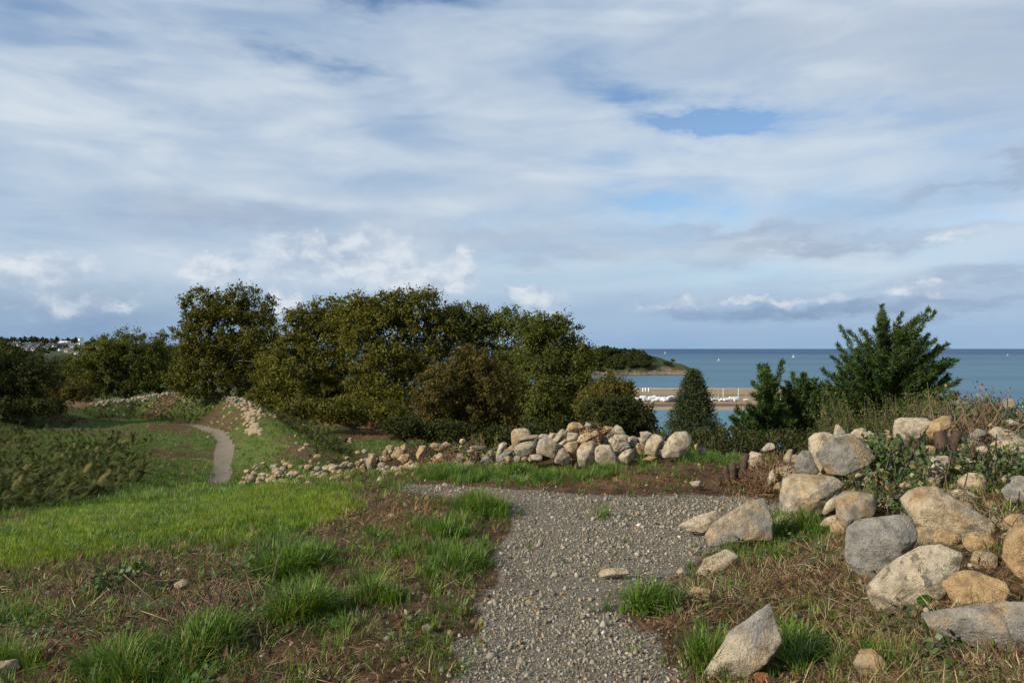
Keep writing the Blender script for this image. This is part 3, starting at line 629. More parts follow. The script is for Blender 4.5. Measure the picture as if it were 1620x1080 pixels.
for k, (u, dd) in enumerate([(1001, 770), (1017, 760), (1021, 765), (1026, 762), (1144, 690), (1168, 680)]):
    o = link('post', tubes_mesh('post', [([(0, 0, -1), (0, 0, 4.0 if k < 4 else 7.5)], [.45 if k < 4 else .2, .35 if k < 4 else .12], 6)], MT['gelcoat']), loc=((u - 810) / F * dd, dd, SEA + 3.4))
    tag(o, 'pale post on the crest of the shingle spit' if k < 4 else 'thin tall pale pole rising above the boats on the spit', 'post', 'pale posts on the shingle spit' if k < 4 else 'thin poles above the boats')

# ------------------------------------------------------------------ houses on the far hill
def house(mat, w=12, dp=8, h=5.5):
    root = empty('house', (0, 0, 0))
    link('wall', pydata('wall', *box(-w / 2, w / 2, -dp / 2, dp / 2, -3, h), mat), root)
    V = [(-w / 2 - .4, -dp / 2 - .4, h), (w / 2 + .4, -dp / 2 - .4, h), (w / 2 + .4, dp / 2 + .4, h), (-w / 2 - .4, dp / 2 + .4, h), (-w / 2 - .4, 0, h + 4), (w / 2 + .4, 0, h + 4)]
    r = link('roof', pydata('roof', V, [(0, 1, 5, 4), (2, 3, 4, 5), (1, 2, 5), (3, 0, 4), (0, 3, 2, 1)], MT['slate']), root)
    link('chimney', pydata('chimney', *box(w / 2 - 1.6, w / 2 - .6, -.5, .5, h + 2.5, h + 5.2), mat), r)
    for k in (-1, 1): link('window', pydata('window', *box(k * w / 4 - .7, k * w / 4 + .7, -dp / 2 - .06, -dp / 2 + .05, 1.4, 3.2), MT['dark_glass']), root)
    return root
def far_z(name, x, y, default):
    o = bpy.data.objects[name]; ok, loc, nor, idx = o.ray_cast(Vector((x, y, 400)), Vector((0, 0, -1)))
    return loc.z if ok else default
bpy.context.view_layer.update()
def town():
    hp = [house(MT['render']), house(MT['render2'])]; used = [0, 0]
    lab = ['pale rendered house with a slate roof on the far hillside', 'grey stone house with a slate roof on the far hillside']
    for i in range(64):
        k = 1 if i % 3 == 2 else 0
        o = hp[k] if not used[k] else copy_tree(hp[k]); used[k] = 1
        d = random.uniform(1550, 2150); u = random.uniform(15, 160) if i > 8 else random.uniform(420, 460); x = (u - 810) / F * d
        o.location = (x, d, far_z('hill', x, d, -20)); o.rotation_euler.z = random.uniform(-1.2, 1.2); s = random.uniform(0.8, 1.35); o.scale = (s, s, s)
        tag(o, lab[k], 'house', 'houses of the town on the far hillside')
    def big(u, d, w, h, name, label, cat):
        x = (u - 810) / F * d; root = empty(name, (x, d, far_z('hill', x, d, -20)), label, cat)
        link('wall', pydata('wall', *box(-w / 2, w / 2, -10, 10, -4, h), MT['sail']), root)
        link('roof', pydata('roof', *box(-w / 2 - .5, w / 2 + .5, -10.5, 10.5, h + .02, h + .8), MT['slate']), root)
        for k in range(5):
            xx = -w / 2 + w * (k + .5) / 5; link('window', pydata('window', *box(xx - w / 16, xx + w / 16, -10.1, -9.9, h * .35, h * .65), MT['dark_glass']), root)
    big(103, 2250, 22, 13, 'warehouse', 'short bright white building on the far hillside', 'building')
    big(118, 2230, 44, 7, 'warehouse', 'long low white building on the far hillside', 'building')
    big(128, 2200, 5, 20, 'tower', 'small pale tower at the end of the long white building', 'tower')
    root = hp[0]
    o = copy_tree(root); x = (938 - 810) / F * 1400; o.location = (x, 1400, far_z('headland', x, 1400, SEA + 40)); o.scale = (.7,) * 3
    tag(o, 'white house standing among the trees of the headland', 'house'); 
    if 'group' in o: del o['group']
town()

# ------------------------------------------------------------------ trees
def leaves_np(C, N, size, jitter=0.35, elong=1.0, up=0.3):
    """one triangle-pair-free leaf (a single bent-looking triangle) at each centre C with normal bias N"""
    n = len(C); nr = RNG.normal(size=(n, 3)) * 0.9 + N; nr[:, 2] += up; nr /= np.linalg.norm(nr, axis=1)[:, None] + 1e-9
    a = np.cross(nr, RNG.normal(size=(n, 3))); a /= np.linalg.norm(a, axis=1)[:, None] + 1e-9; b = np.cross(nr, a)
    s = size * (1 + jitter * RNG.normal(size=n)).clip(0.4, 1.8); s = s[:, None]
    V = np.stack([C - a * s * 0.5, C + a * s * 0.5 + b * s * 0.15, C + b * s * 0.95 * elong], 1).reshape(-1, 3)
    return V, np.arange(3 * n).reshape(-1, 3)
def crown_points(lobes, d, nclump, per, clump_r, shell=0.72):
    """lobes in metres: (x, y, z, rx, ry, rz)"""
    L = np.array(lobes, float); vol = (L[:, 3] * L[:, 4] * L[:, 5]) ** (2 / 3); p = vol / vol.sum()
    k = RNG.choice(len(L), nclump, p=p); q = RNG.normal(size=(nclump, 3)); q /= np.linalg.norm(q, axis=1)[:, None]
    rr = np.where(RNG.random(nclump) < shell, 1.0 + 0.13 * RNG.normal(size=nclump).clip(-2, 1.7), RNG.uniform(0.2, 0.85, nclump))
    c = L[k, :3] + q * L[k, 3:] * rr[:, None]
    cr = clump_r * RNG.uniform(0.55, 1.3, nclump)
    C = np.repeat(c, per, 0) + RNG.normal(size=(nclump * per, 3)) * np.repeat(cr, per)[:, None] * np.array([0.5, 0.5, 0.42])
    N = np.repeat(q, per, 0) * 0.9
    shade = np.repeat(RNG.random(nclump), per) * 0.72 + RNG.random(nclump * per) * 0.28
    return C, N, shade, c
def tree(name, label, cat, d, base, lobes, mat, nclump=420, per=70, leaf=0.17, clump=0.65, group=None, thick=0.22, trunk=True, depth=0.9):
    bu, bv = base; bx = (bu - 810) / F * d; bz = min(EYE - (bv - HORIZON) / F * d, gz(bx, d) + 0.2)
    bz = gz(bx, d) - 0.1
    Lm = []; nclump = int(nclump * 1.7); per = int(per * .95); clump = clump * .70; leaf = leaf * .80
    for i, (u, v, ru, rv) in enumerate(lobes):
        r = math.sqrt(ru * rv) / F * d
        Lm.append(((u - 810) / F * d - bx, random.uniform(-0.5, 0.5) * r, EYE - (v - HORIZON) / F * d - bz, ru / F * d, r * depth, rv / F * d))
    # fill towards the ground so nothing floats
    C, N, shade, cc = crown_points(Lm, d, nclump, per, clump)
    keep = C[:, 2] > 0.05; C, N, shade = C[keep], N[keep], shade[keep]
    root = empty(name, (bx, d, bz), label, cat, group)
    V, Fc = leaves_np(C, N, leaf); me = mesh_np('crown', V, Fc, mat, False, {'col': np.repeat(shade, 3)[:, None].repeat(3, 1)})
    link('crown', me, root)
    if trunk:
        top = np.array([np.mean([l[0] for l in Lm]) * 0.7, 0, max(l[2] for l in Lm) * 0.8]); tb = []
        pts = [np.array([0, 0, -0.3]), np.array([top[0] * .15, .1, top[2] * .25]), np.array([top[0] * .5, 0, top[2] * .6]), top]
        tb.append((pts, [thick, thick * .8, thick * .5, thick * .15], 8))
        sel = cc[RNG.choice(len(cc), min(26, len(cc)), replace=False)]
        for s_ in sel:
            t = random.uniform(.2, .75); st = pts[1] * (1 - t) + pts[2] * t; mid = (st + s_) / 2 + RNG.normal(size=3) * 0.25
            tb.append(([st, mid, s_], [thick * .4, thick * .2, thick * .06], 5))
        link('trunk', tubes_mesh('trunk', tb, MT['bark']), root)
    return root
TG = 'broad trees in the hollow behind the wall'
tree('oak_tree', 'tall separate twin topped oak standing left of the main tree mass', 'tree', 68, (360, 640), [(330, 484, 36, 26), (385, 484, 42, 28), (305, 530, 26, 34), (355, 535, 62, 45), (415, 535, 26, 42), (330, 590, 52, 40), (400, 595, 42, 38), (288, 585, 18, 35)], MT['oak'], 620, 60, .19, .62)
tree('oak_tree', 'broad rounded oak at the left end of the main tree mass', 'tree', 60, (520, 670), [(505, 500, 40, 26), (472, 525, 30, 34), (540, 530, 55, 50), (490, 590, 55, 52), (450, 600, 30, 42), (550, 625, 58, 45)], MT['oak'], 600, 60, .18, .62)
tree('oak_tree', 'tallest olive green oak at the top of the main tree mass', 'tree', 56, (630, 690), [(590, 492, 48, 28), (650, 490, 46, 32), (620, 550, 78, 55), (700, 515, 30, 30), (600, 635, 60, 45), (680, 590, 48, 60), (560, 500, 30, 24)], MT['oak'], 720, 60, .17, .6)
tree('oak_tree', 'dark green oak with a flat top right of the tallest oak', 'tree', 58, (770, 690), [(745, 520, 42, 32), (795, 520, 42, 32), (770, 590, 60, 52), (722, 505, 20, 22), (740, 640, 60, 40)], MT['oak_green'], 500, 60, .17, .58)
tree('ash_tree', 'dense dark tree at the right end of the main tree mass, sloping towards the sea', 'tree', 44, (870, 700), [(850, 520, 32, 28), (880, 535, 36, 36), (908, 585, 32, 46), (860, 595, 48, 55), (925, 645, 28, 40), (850, 655, 55, 40), (800, 650, 30, 40), (890, 660, 40, 35)], MT['oak_green'], 800, 55, .13, .45)
tree('hawthorn_tree', 'rusty brown rounded hawthorn in front of the dark trees', 'tree', 38, (740, 697), [(752, 572, 30, 24), (722, 590, 32, 26), (695, 618, 36, 36), (785, 608, 30, 30), (775, 640, 40, 40), (728, 655, 56, 36), (676, 655, 22, 26), (800, 668, 22, 25), (742, 612, 40, 36)], MT['rust_leaf'], 620, 55, .11, .38)
tree('oak_tree', 'low wide rounded tree left of the twin topped oak, above the far bank', 'tree', 82, (200, 630), [(205, 560, 55, 32), (250, 568, 28, 38), (155, 580, 42, 30), (235, 600, 50, 22), (165, 560, 30, 22), (180, 608, 50, 20)], MT['oak_green'], 520, 60, .2, .65)
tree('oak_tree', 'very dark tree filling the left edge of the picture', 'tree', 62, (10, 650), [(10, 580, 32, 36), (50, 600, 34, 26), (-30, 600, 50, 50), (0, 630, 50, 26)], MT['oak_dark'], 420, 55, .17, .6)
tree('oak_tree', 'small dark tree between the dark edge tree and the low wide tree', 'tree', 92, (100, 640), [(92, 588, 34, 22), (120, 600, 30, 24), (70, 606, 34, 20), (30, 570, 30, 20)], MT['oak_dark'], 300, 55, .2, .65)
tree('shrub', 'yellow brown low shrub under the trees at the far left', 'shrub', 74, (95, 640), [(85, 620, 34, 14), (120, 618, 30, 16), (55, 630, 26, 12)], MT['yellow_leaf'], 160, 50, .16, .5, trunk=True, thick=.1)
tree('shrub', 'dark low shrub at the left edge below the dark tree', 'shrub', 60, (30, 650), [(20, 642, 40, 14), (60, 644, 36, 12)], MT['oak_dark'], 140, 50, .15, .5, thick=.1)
tree('shrub', 'olive shrub filling the gap between the twin topped oak and the main tree mass', 'shrub', 64, (440, 655), [(435, 600, 30, 36), (430, 632, 36, 22), (470, 640, 30, 20)], MT['oak'], 260, 50, .16, .5, thick=.12)
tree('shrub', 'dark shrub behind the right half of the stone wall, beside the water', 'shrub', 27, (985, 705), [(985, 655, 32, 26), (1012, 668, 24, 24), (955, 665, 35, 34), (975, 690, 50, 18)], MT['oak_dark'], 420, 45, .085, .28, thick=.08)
tree('shrub', 'yellowish brown shrub top showing against the bay', 'shrub', 36, (965, 680), [(962, 612, 22, 20), (988, 620, 14, 18), (950, 640, 35, 26), (995, 640, 16, 16)], MT['yellow_leaf'], 300, 40, .10, .33, thick=.08)
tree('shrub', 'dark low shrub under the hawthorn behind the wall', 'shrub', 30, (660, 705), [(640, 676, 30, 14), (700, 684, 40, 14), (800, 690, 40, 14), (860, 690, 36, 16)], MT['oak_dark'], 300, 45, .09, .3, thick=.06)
tree('shrub', 'green shrub at the foot of the oaks beside the russet slope', 'shrub', 46, (560, 672), [(540, 650, 40, 16), (600, 655, 40, 18), (480, 645, 40, 14)], MT['oak'], 240, 45, .13, .4, thick=.08)

# small distant trees on the headland and the town hill
def far_trees():
    C, N, sh, cc = crown_points([(0, 0, 5, 4.5, 4.5, 4), (2, 1, 4, 3.5, 3, 3), (-2.5, 0, 4, 3, 3, 2.6)], 0, 26, 14, 1.1)
    V, Fc = leaves_np(C, N, 1.5); crown = mesh_np('crown', V, Fc, MT['oak_dark'], False, {'col': np.repeat(sh, 3)[:, None].repeat(3, 1)})
    trunk = tubes_mesh('trunk', [([(0, 0, -2), (0.2, 0, 5)], [.4, .2], 5)], MT['bark'])
    def put(x, y, z, s, label, group):
        r = empty('tree', (x, y, z), label, 'tree', group, random.uniform(0, 6)); r.scale = (s * random.uniform(.9, 1.3), s * random.uniform(.9, 1.2), s)
        link('crown', crown, r); link('trunk', trunk, r)
    for i in range(170):
        if i < 10: u, v = random.choice([(952, 555), (957, 555), (962, 554), (992, 558), (998, 558), (1004, 559), (1010, 560), (987, 559), (1000, 557), (945, 556)]); d = 1455 + random.uniform(-6, 6)
        else: u = random.uniform(905, 1028 if i < 155 else 1075); d = random.uniform(1350, 1440)
        x = (u - 810) / F * d; put(x, d, far_z('headland', x, d, SEA + 10), random.uniform(.7, 1.25), 'dark tree on the wooded headland across the bay', 'trees of the headland')
    for i in range(120):
        u = random.uniform(-30, 200); d = 2420 + random.uniform(-30, 30) if i < 36 else random.uniform(1500, 2350); x = (u - 810) / F * d
        s = random.uniform(1.3, 2.6) if i < 36 else random.uniform(.9, 1.6)
        put(x, d, far_z('hill', x, d, -20) - 1, s, 'dark tree among the houses of the far hill', 'trees of the far hill')
far_trees()

# ------------------------------------------------------------------ conifers
def cypress(label, d, base, tips, nspray, mat, leaf=(0.075, 0.016), spread=1.0, wid=1.0, sprig_n=9):
    """tips: (u, v) ends of the leading shoots; branches sweep up from the stem towards them"""
    bx = (base[0] - 810) / F * d; bz = gz(bx, d); root = empty('cypress_tree', (bx, d, bz), label, 'conifer')
    T = [np.array([(u - 810) / F * d - bx, random.uniform(-.5, .5) * wid, EYE - (v - HORIZON) / F * d - bz]) for u, v in tips]
    top = max(T, key=lambda p: p[2]); tb = [([np.array([0, 0, -.3]), top * .5 + np.array([0, 0, 0]), top], [.09, .05, .008], 6)]
    C = []; D = []
    allT = list(T)
    for k in range(nspray):     # more shoots interpolated between the traced tips
        a = random.choice(T); f = random.uniform(.35, 1.0) if k % 2 else random.uniform(.8, 1.03); p = a * f + np.array([random.gauss(0, .16) * wid, random.gauss(0, .45) * wid, random.gauss(0, .12)]); p[2] = max(p[2], .15); allT.append(p)
    for t in allT:
        r = math.hypot(t[0], t[1]); h0 = max(0.05, t[2] - r * random.uniform(.15, .8)) * random.uniform(.7, 1.0)
        s0 = np.array([top[0] * h0 / top[2], 0, h0]); mid = s0 * .45 + t * .55 + np.array([0, random.gauss(0, .06), random.uniform(-.16, .02) * r])
        n = max(6, int(np.linalg.norm(t - s0) / 0.045)); tt = np.linspace(0.25, 1, n)[:, None]
        path = (1 - tt) ** 2 * s0 + 2 * (1 - tt) * tt * mid + tt ** 2 * t
        tb.append(([s0, mid * .5 + (s0 + t) * .25, t], [.02, .012, .004], 4))
        tan = np.gradient(path, axis=0); tan /= np.linalg.norm(tan, axis=1)[:, None] + 1e-9
        for i in range(n):
            f = 1 - tt[i, 0]; L = (.025 + .13 * f ** .8) * spread
            for s_ in range(sprig_n):
                side = np.cross(tan[i], RNG.normal(size=3)); side /= np.linalg.norm(side) + 1e-9
                dr = tan[i] * .75 + side * .8 + np.array([0, 0, .15]); dr /= np.linalg.norm(dr)
                for q in (.3, .65, 1.0): C.append(path[i] + dr * L * q * random.uniform(.7, 1.2)); D.append(dr)
    C = np.array(C); D = np.array(D); n = len(C)
    C = C + RNG.normal(size=(n, 3)) * .012; D = D + RNG.normal(size=(n, 3)) * .35; D /= np.linalg.norm(D, axis=1)[:, None]
    side = np.cross(D, RNG.normal(size=(n, 3))); side /= np.linalg.norm(side, axis=1)[:, None] + 1e-9
    L = leaf[0] * RNG.uniform(.7, 1.4, n)[:, None]; W = leaf[1]
    V = np.stack([C - side * W, C + side * W, C + D * L], 1).reshape(-1, 3)
    shade = RNG.random(n); me = mesh_np('foliage', V, np.arange(3 * n).reshape(-1, 3), mat, False, {'col': np.repeat(shade, 3)[:, None].repeat(3, 1)})
    link('foliage', me, root); link('trunk', tubes_mesh('trunk', tb, MT['bark']), root)
    return root
cypress('large bushy cypress with ragged upswept shoots, tallest on the right skyline', 18, (1405, 690),
        [(1398, 497), (1385, 512), (1376, 522), (1420, 508), (1440, 507), (1460, 523), (1470, 530), (1448, 530), (1372, 520), (1332, 545), (1350, 560), (1338, 564), (1365, 545), (1330, 588), (1315, 592), (1322, 605), (1310, 612), (1300, 625),
         (1498, 570), (1485, 548), (1505, 578), (1500, 600), (1480, 590), (1470, 560), (1410, 530), (1430, 545), (1395, 550), (1305, 640), (1320, 650), (1500, 625), (1490, 650), (1350, 620), (1460, 620), (1330, 635), (1380, 610), (1430, 610), (1345, 660), (1450, 665), (1400, 590), (1315, 670), (1375, 575), (1425, 580), (1455, 590), (1355, 590)], 300, MT['cypress'], (0.075, 0.011), 1.0, 1.0, 5)
cypress('young cypress with a single nodding leader, left one of the middle pair', 15.5, (1218, 700), [(1217, 583), (1213, 595), (1225, 600), (1203, 612), (1232, 610), (1192, 624), (1180, 640), (1168, 652), (1160, 662), (1172, 672), (1240, 628), (1245, 645), (1195, 650), (1180, 690), (1210, 620)], 120, MT['cypress'], (0.065, 0.012), .8, .5, 6)
cypress('young cypress with drooping side shoots, right one of the middle pair', 15.8, (1272, 700), [(1268, 592), (1264, 602), (1275, 606), (1286, 600), (1292, 618), (1250, 612), (1244, 625), (1300, 632), (1262, 640), (1290, 650), (1310, 655), (1255, 660)], 120, MT['cypress'], (0.065, 0.012), .8, .5, 6)
def narrow_conifer():
    d = 17.5; u0 = 1097; bx = (u0 - 810) / F * d; bz = gz(bx, d); ztop = EYE - (590 - HORIZON) / F * d - bz
    root = empty('conifer_tree', (bx, d, bz), 'narrow pointed grey green conifer right of the large end boulder', 'conifer')
    n = 2300; t = RNG.random(n) ** 0.8; zz = t * ztop; rad = (1 - t) ** 0.85 * 0.92 + .03; lob = 1 + .28 * np.sin(zz * 8 + np.floor(RNG.random(n) * 5) * 1.3)
    an = RNG.random(n) * 6.283; rr = rad * lob * np.where(RNG.random(n) < .75, RNG.uniform(.8, 1.12, n), RNG.uniform(.2, .8, n))
    c = np.stack([rr * np.cos(an), rr * np.sin(an), zz], 1); o = np.stack([np.cos(an), np.sin(an), np.full(n, .6)], 1); per = 20
    C = np.repeat(c, per, 0) + RNG.normal(size=(n * per, 3)) * .045; N = np.repeat(o, per, 0)
    D = N + RNG.normal(size=C.shape) * .7; D /= np.linalg.norm(D, axis=1)[:, None]; side = np.cross(D, RNG.normal(size=C.shape)); side /= np.linalg.norm(side, axis=1)[:, None]
    V = np.stack([C - side * .012, C + side * .012, C + D * .055], 1).reshape(-1, 3); sh = np.repeat(RNG.random(n), per) * .6 + RNG.random(n * per) * .4
    link('foliage', mesh_np('foliage', V, np.arange(len(V)).reshape(-1, 3), MT['juniper'], False, {'col': np.repeat(sh, 3)[:, None].repeat(3, 1)}), root)
    link('trunk', tubes_mesh('trunk', [([(0, 0, -.3), (0, 0, ztop)], [.06, .01], 6)], MT['bark']), root)
narrow_conifer()
def sprig_bush(name, label, cat, d, base, lobes, mat, nstem=160, leafn=34, leaf=(.035, .012), stem=True, dead=0, lift=1.0):
    """many thin stems from the ground with small leaves along them"""
    if name in ('weed', 'dead_stalks'): d = float(hit(*base)[1])
    bx = (base[0] - 810) / F * d; bz = gz(bx, d); root = empty(name, (bx, d, bz), label, cat); tb = []; C = []; D = []
    for k in range(nstem):
        u, v, ru, rv = random.choice(lobes); a = random.uniform(0, 6.283); q = math.sqrt(random.random())
        e = np.array([(u + ru * q * math.cos(a) - 810) / F * d - bx, random.gauss(0, .35), EYE - (v + rv * q * math.sin(a) - HORIZON) / F * d - bz])
        s0 = np.array([e[0] * .55 + random.gauss(0, .12), e[1] * .7, min(0.0, e[2]) - .1]); s0[2] = gz(bx + s0[0], d + s0[1]) - bz - .05
        mid = (s0 + e) / 2 + RNG.normal(size=3) * .1 + np.array([0, 0, .12 * lift])
        tb.append(([s0, mid, e], [.006, .004, .002], 3))
        t = RNG.uniform(.25, 1.02, leafn)[:, None]; p = (1 - t) ** 2 * s0 + 2 * (1 - t) * t * mid + t * t * e
        C.append(p + RNG.normal(size=p.shape) * .03); dd = RNG.normal(size=p.shape) + (e - s0) / (np.linalg.norm(e - s0) + .01) * .8; D.append(dd)
    if leafn:
        C = np.concatenate(C); D = np.concatenate(D); D /= np.linalg.norm(D, axis=1)[:, None]; n = len(C)
        side = np.cross(D, RNG.normal(size=(n, 3))); side /= np.linalg.norm(side, axis=1)[:, None]; s = RNG.uniform(.6, 1.4, n)[:, None]
        V = np.stack([C, C + D * leaf[0] * .5 * s + side * leaf[1] * s, C + D * leaf[0] * s, C + D * leaf[0] * .5 * s - side * leaf[1] * s], 1).reshape(-1, 3)
        sh = RNG.random(n); link('foliage', mesh_np('foliage', V, np.arange(4 * n).reshape(-1, 4), mat, False, {'col': np.repeat(sh, 4)[:, None].repeat(3, 1)}), root)
    link('stem', tubes_mesh('stem', tb, MT['deadwood'] if dead else MT['bark']), root)
    return root
sprig_bush('broom_bush', 'olive broom thicket in front of the large cypress', 'bush', 14.0, (1400, 690), [(1380, 668, 44, 26), (1330, 672, 34, 26), (1435, 664, 40, 30), (1480, 650, 36, 34), (1400, 650, 18, 34), (1318, 650, 16, 30), (1455, 640, 14, 26)], MT['broom'], 420, 46, (.04, .011))
sprig_bush('broom_bush', 'olive broom growing right of the large cypress', 'bush', 12.5, (1520, 680), [(1540, 640, 40, 20), (1570, 648, 40, 18), (1600, 645, 34, 18), (1490, 640, 30, 24)], MT['broom'], 170, 30, (.04, .010))
sprig_bush('shrub', 'dark green low shrub between the narrow conifer and the young cypresses', 'shrub', 14.5, (1150, 704), [(1150, 685, 36, 16), (1190, 690, 40, 14), (1240, 690, 40, 14), (1060, 690, 30, 14), (1290, 690, 40, 14), (1120, 690, 30, 16)], MT['oak_dark'], 300, 46, (.05, .018))

# ------------------------------------------------------------------ stones
def outline_radius(poly, th):
    """distance from centre to the polygon edge in direction th (star shaped)"""
    p = np.array(poly); q = np.roll(p, -1, 0); out = np.zeros_like(th); c, s = np.cos(th), np.sin(th)
    for a, b in zip(p, q):
        e = b - a; den = c * e[1] - s * e[0]
        with np.errstate(divide='ignore', invalid='ignore'):
            t = (a[0] * e[1] - a[1] * e[0]) / den; w = (a[0] * s - a[1] * c) / den
        ok = (np.abs(den) > 1e-9) & (t > 0) & (w >= -1e-6) & (w <= 1 + 1e-6); out = np.where(ok & (t > out), t, out)
    return np.where(out <= 0, np.hypot(p[:, 0], p[:, 1]).min(), out)
def rock_mesh(poly, sub, thick, seed, facets=9, rough=0.05, sq=0.6):
    """poly: outline in metres (right, up) about its centre; returns V in frame (right, away, up), F"""
    # a broken block: the hull of the outline ring and of a few points on the near and far face, then worn
    import bmesh
    rs = np.random.default_rng(seed); p = np.array(poly, float); rm = float(np.hypot(p[:, 0], p[:, 1]).mean()); T = thick * rm
    c0 = p.mean(0); pts = []
    for q in p:
        j = rs.uniform(-.25, .25); w = rs.uniform(.18, .42)
        pts += [(q[0], (j - w) * T, q[1]), (q[0] * 1.0, (j + w) * T, q[1])]
    for side in (-1, 1):
        for k in range(max(5, facets - 3)):
            q = p[rs.integers(len(p))]; q2 = p[rs.integers(len(p))]; t = rs.uniform(0, 1); e = q * t + q2 * (1 - t); f = rs.uniform(.35, .92); e = c0 + (e - c0) * f
            pts.append((e[0], side * T * rs.uniform(.62, 1.02) * (1 - .35 * f * f), e[1]))
    bm = bmesh.new(); vs = [bm.verts.new(q) for q in pts]; r_ = bmesh.ops.convex_hull(bm, input=vs)
    bmesh.ops.delete(bm, geom=[g_ for g_ in set(r_['geom_interior'] + r_['geom_unused']) if isinstance(g_, bmesh.types.BMVert)], context='VERTS')
    cuts = {1: 0, 2: 1, 3: 2, 4: 4, 5: 8}[sub]
    if cuts:
        long_ = [e_ for e_ in bm.edges if e_.calc_length() > rm * .9]
        if sub > 3 and long_: bmesh.ops.subdivide_edges(bm, edges=long_, cuts=1, use_grid_fill=True)
        bmesh.ops.triangulate(bm, faces=bm.faces[:])
        bmesh.ops.subdivide_edges(bm, edges=bm.edges[:], cuts=cuts, use_grid_fill=True)
        for _ in range(1 if sub < 4 else 2): bmesh.ops.smooth_vert(bm, verts=bm.verts[:], factor=.5, use_axis_x=True, use_axis_y=True, use_axis_z=True)
    bmesh.ops.triangulate(bm, faces=bm.faces[:]); bm.normal_update(); bm.verts.index_update()
    V = np.array([v.co[:] for v in bm.verts]); Nn = np.array([v.normal[:] for v in bm.verts]); Fc = np.array([[v.index for v in f.verts] for f in bm.faces]); bm.free()
    if sub > 1:
        nn = fbm(V / rm * 1.4 + seed * 3.1, 3, .5) - .5; n2 = np.abs(fbm(V / rm * 4 + seed, 4, .6) - .5); n3 = fbm(V / rm * 9 + seed, 3, .6) - .5
        V = V + Nn * ((nn * rough * 2.4 - np.clip(.07 - n2, 0, 1) * rough * 9 + n3 * rough * 1.2) * rm)[:, None]
    return V, Fc
def S(ox, oy, sc, pts): return [(ox + x / sc, oy + y / sc) for x, y in pts]
STONE_SEED = [0]
def stone(px, d, sub=3, thick=.9, warm=.5, lichen=.1, pale=.5, parent=None, name='stone', label=None, facets=9, rough=.05, sq=.6, cat='stone', group=None, sink=0.0, clamp=True, grow=1.0):
    STONE_SEED[0] += 1; p = np.array(px); c = (p.min(0) + p.max(0)) / 2
    hb = hit(float((p[:, 0].min() + p[:, 0].max()) / 2), float(p[:, 1].max()) - 4)[1]; rr_ = (np.ptp(p[:, 0]) + np.ptp(p[:, 1])) / 4 / F * d
    if clamp: d = min(d, hb + rr_ * .25 * thick)
    area = 0.5 * np.sum(p[:, 0] * np.roll(p[:, 1], -1) - np.roll(p[:, 0], -1) * p[:, 1])
    cen = p.mean(0); c = (c + cen) / 2
    r = Vector(ray(*c)); k = d; C = Vector((0, 0, EYE)) + r * k; rn = r.normalized()
    e1 = Vector((1, 0, 0)) - rn * rn.x; e1.normalize(); e3 = e1.cross(rn); e3 = -e3 if e3.z < 0 else e3
    sc = k * r.length / F / 1.0
    # pixels to metres across the line of sight
    cosx = 1 / r.length
    poly = [((u - c[0]) / F * k * grow, -(v - c[1]) / F * k * grow) for u, v in p]
    V, Fc = rock_mesh(poly, sub, thick, STONE_SEED[0], facets, rough, sq)
    M = np.array([e1[:], rn[:], e3[:]]); W = V @ M
    me = mesh_np(name, W, Fc, MT['stone'], True)
    base = parent.matrix_world.translation if parent else Vector((0, 0, 0))
    o = link(name, me, parent, C - base if parent else C)
    o['warm'] = float(warm); o['lichen'] = float(lichen); o['pale'] = float(pale)
    if label: tag(o, label, cat, group)
    return o
bpy.context.view_layer.update()
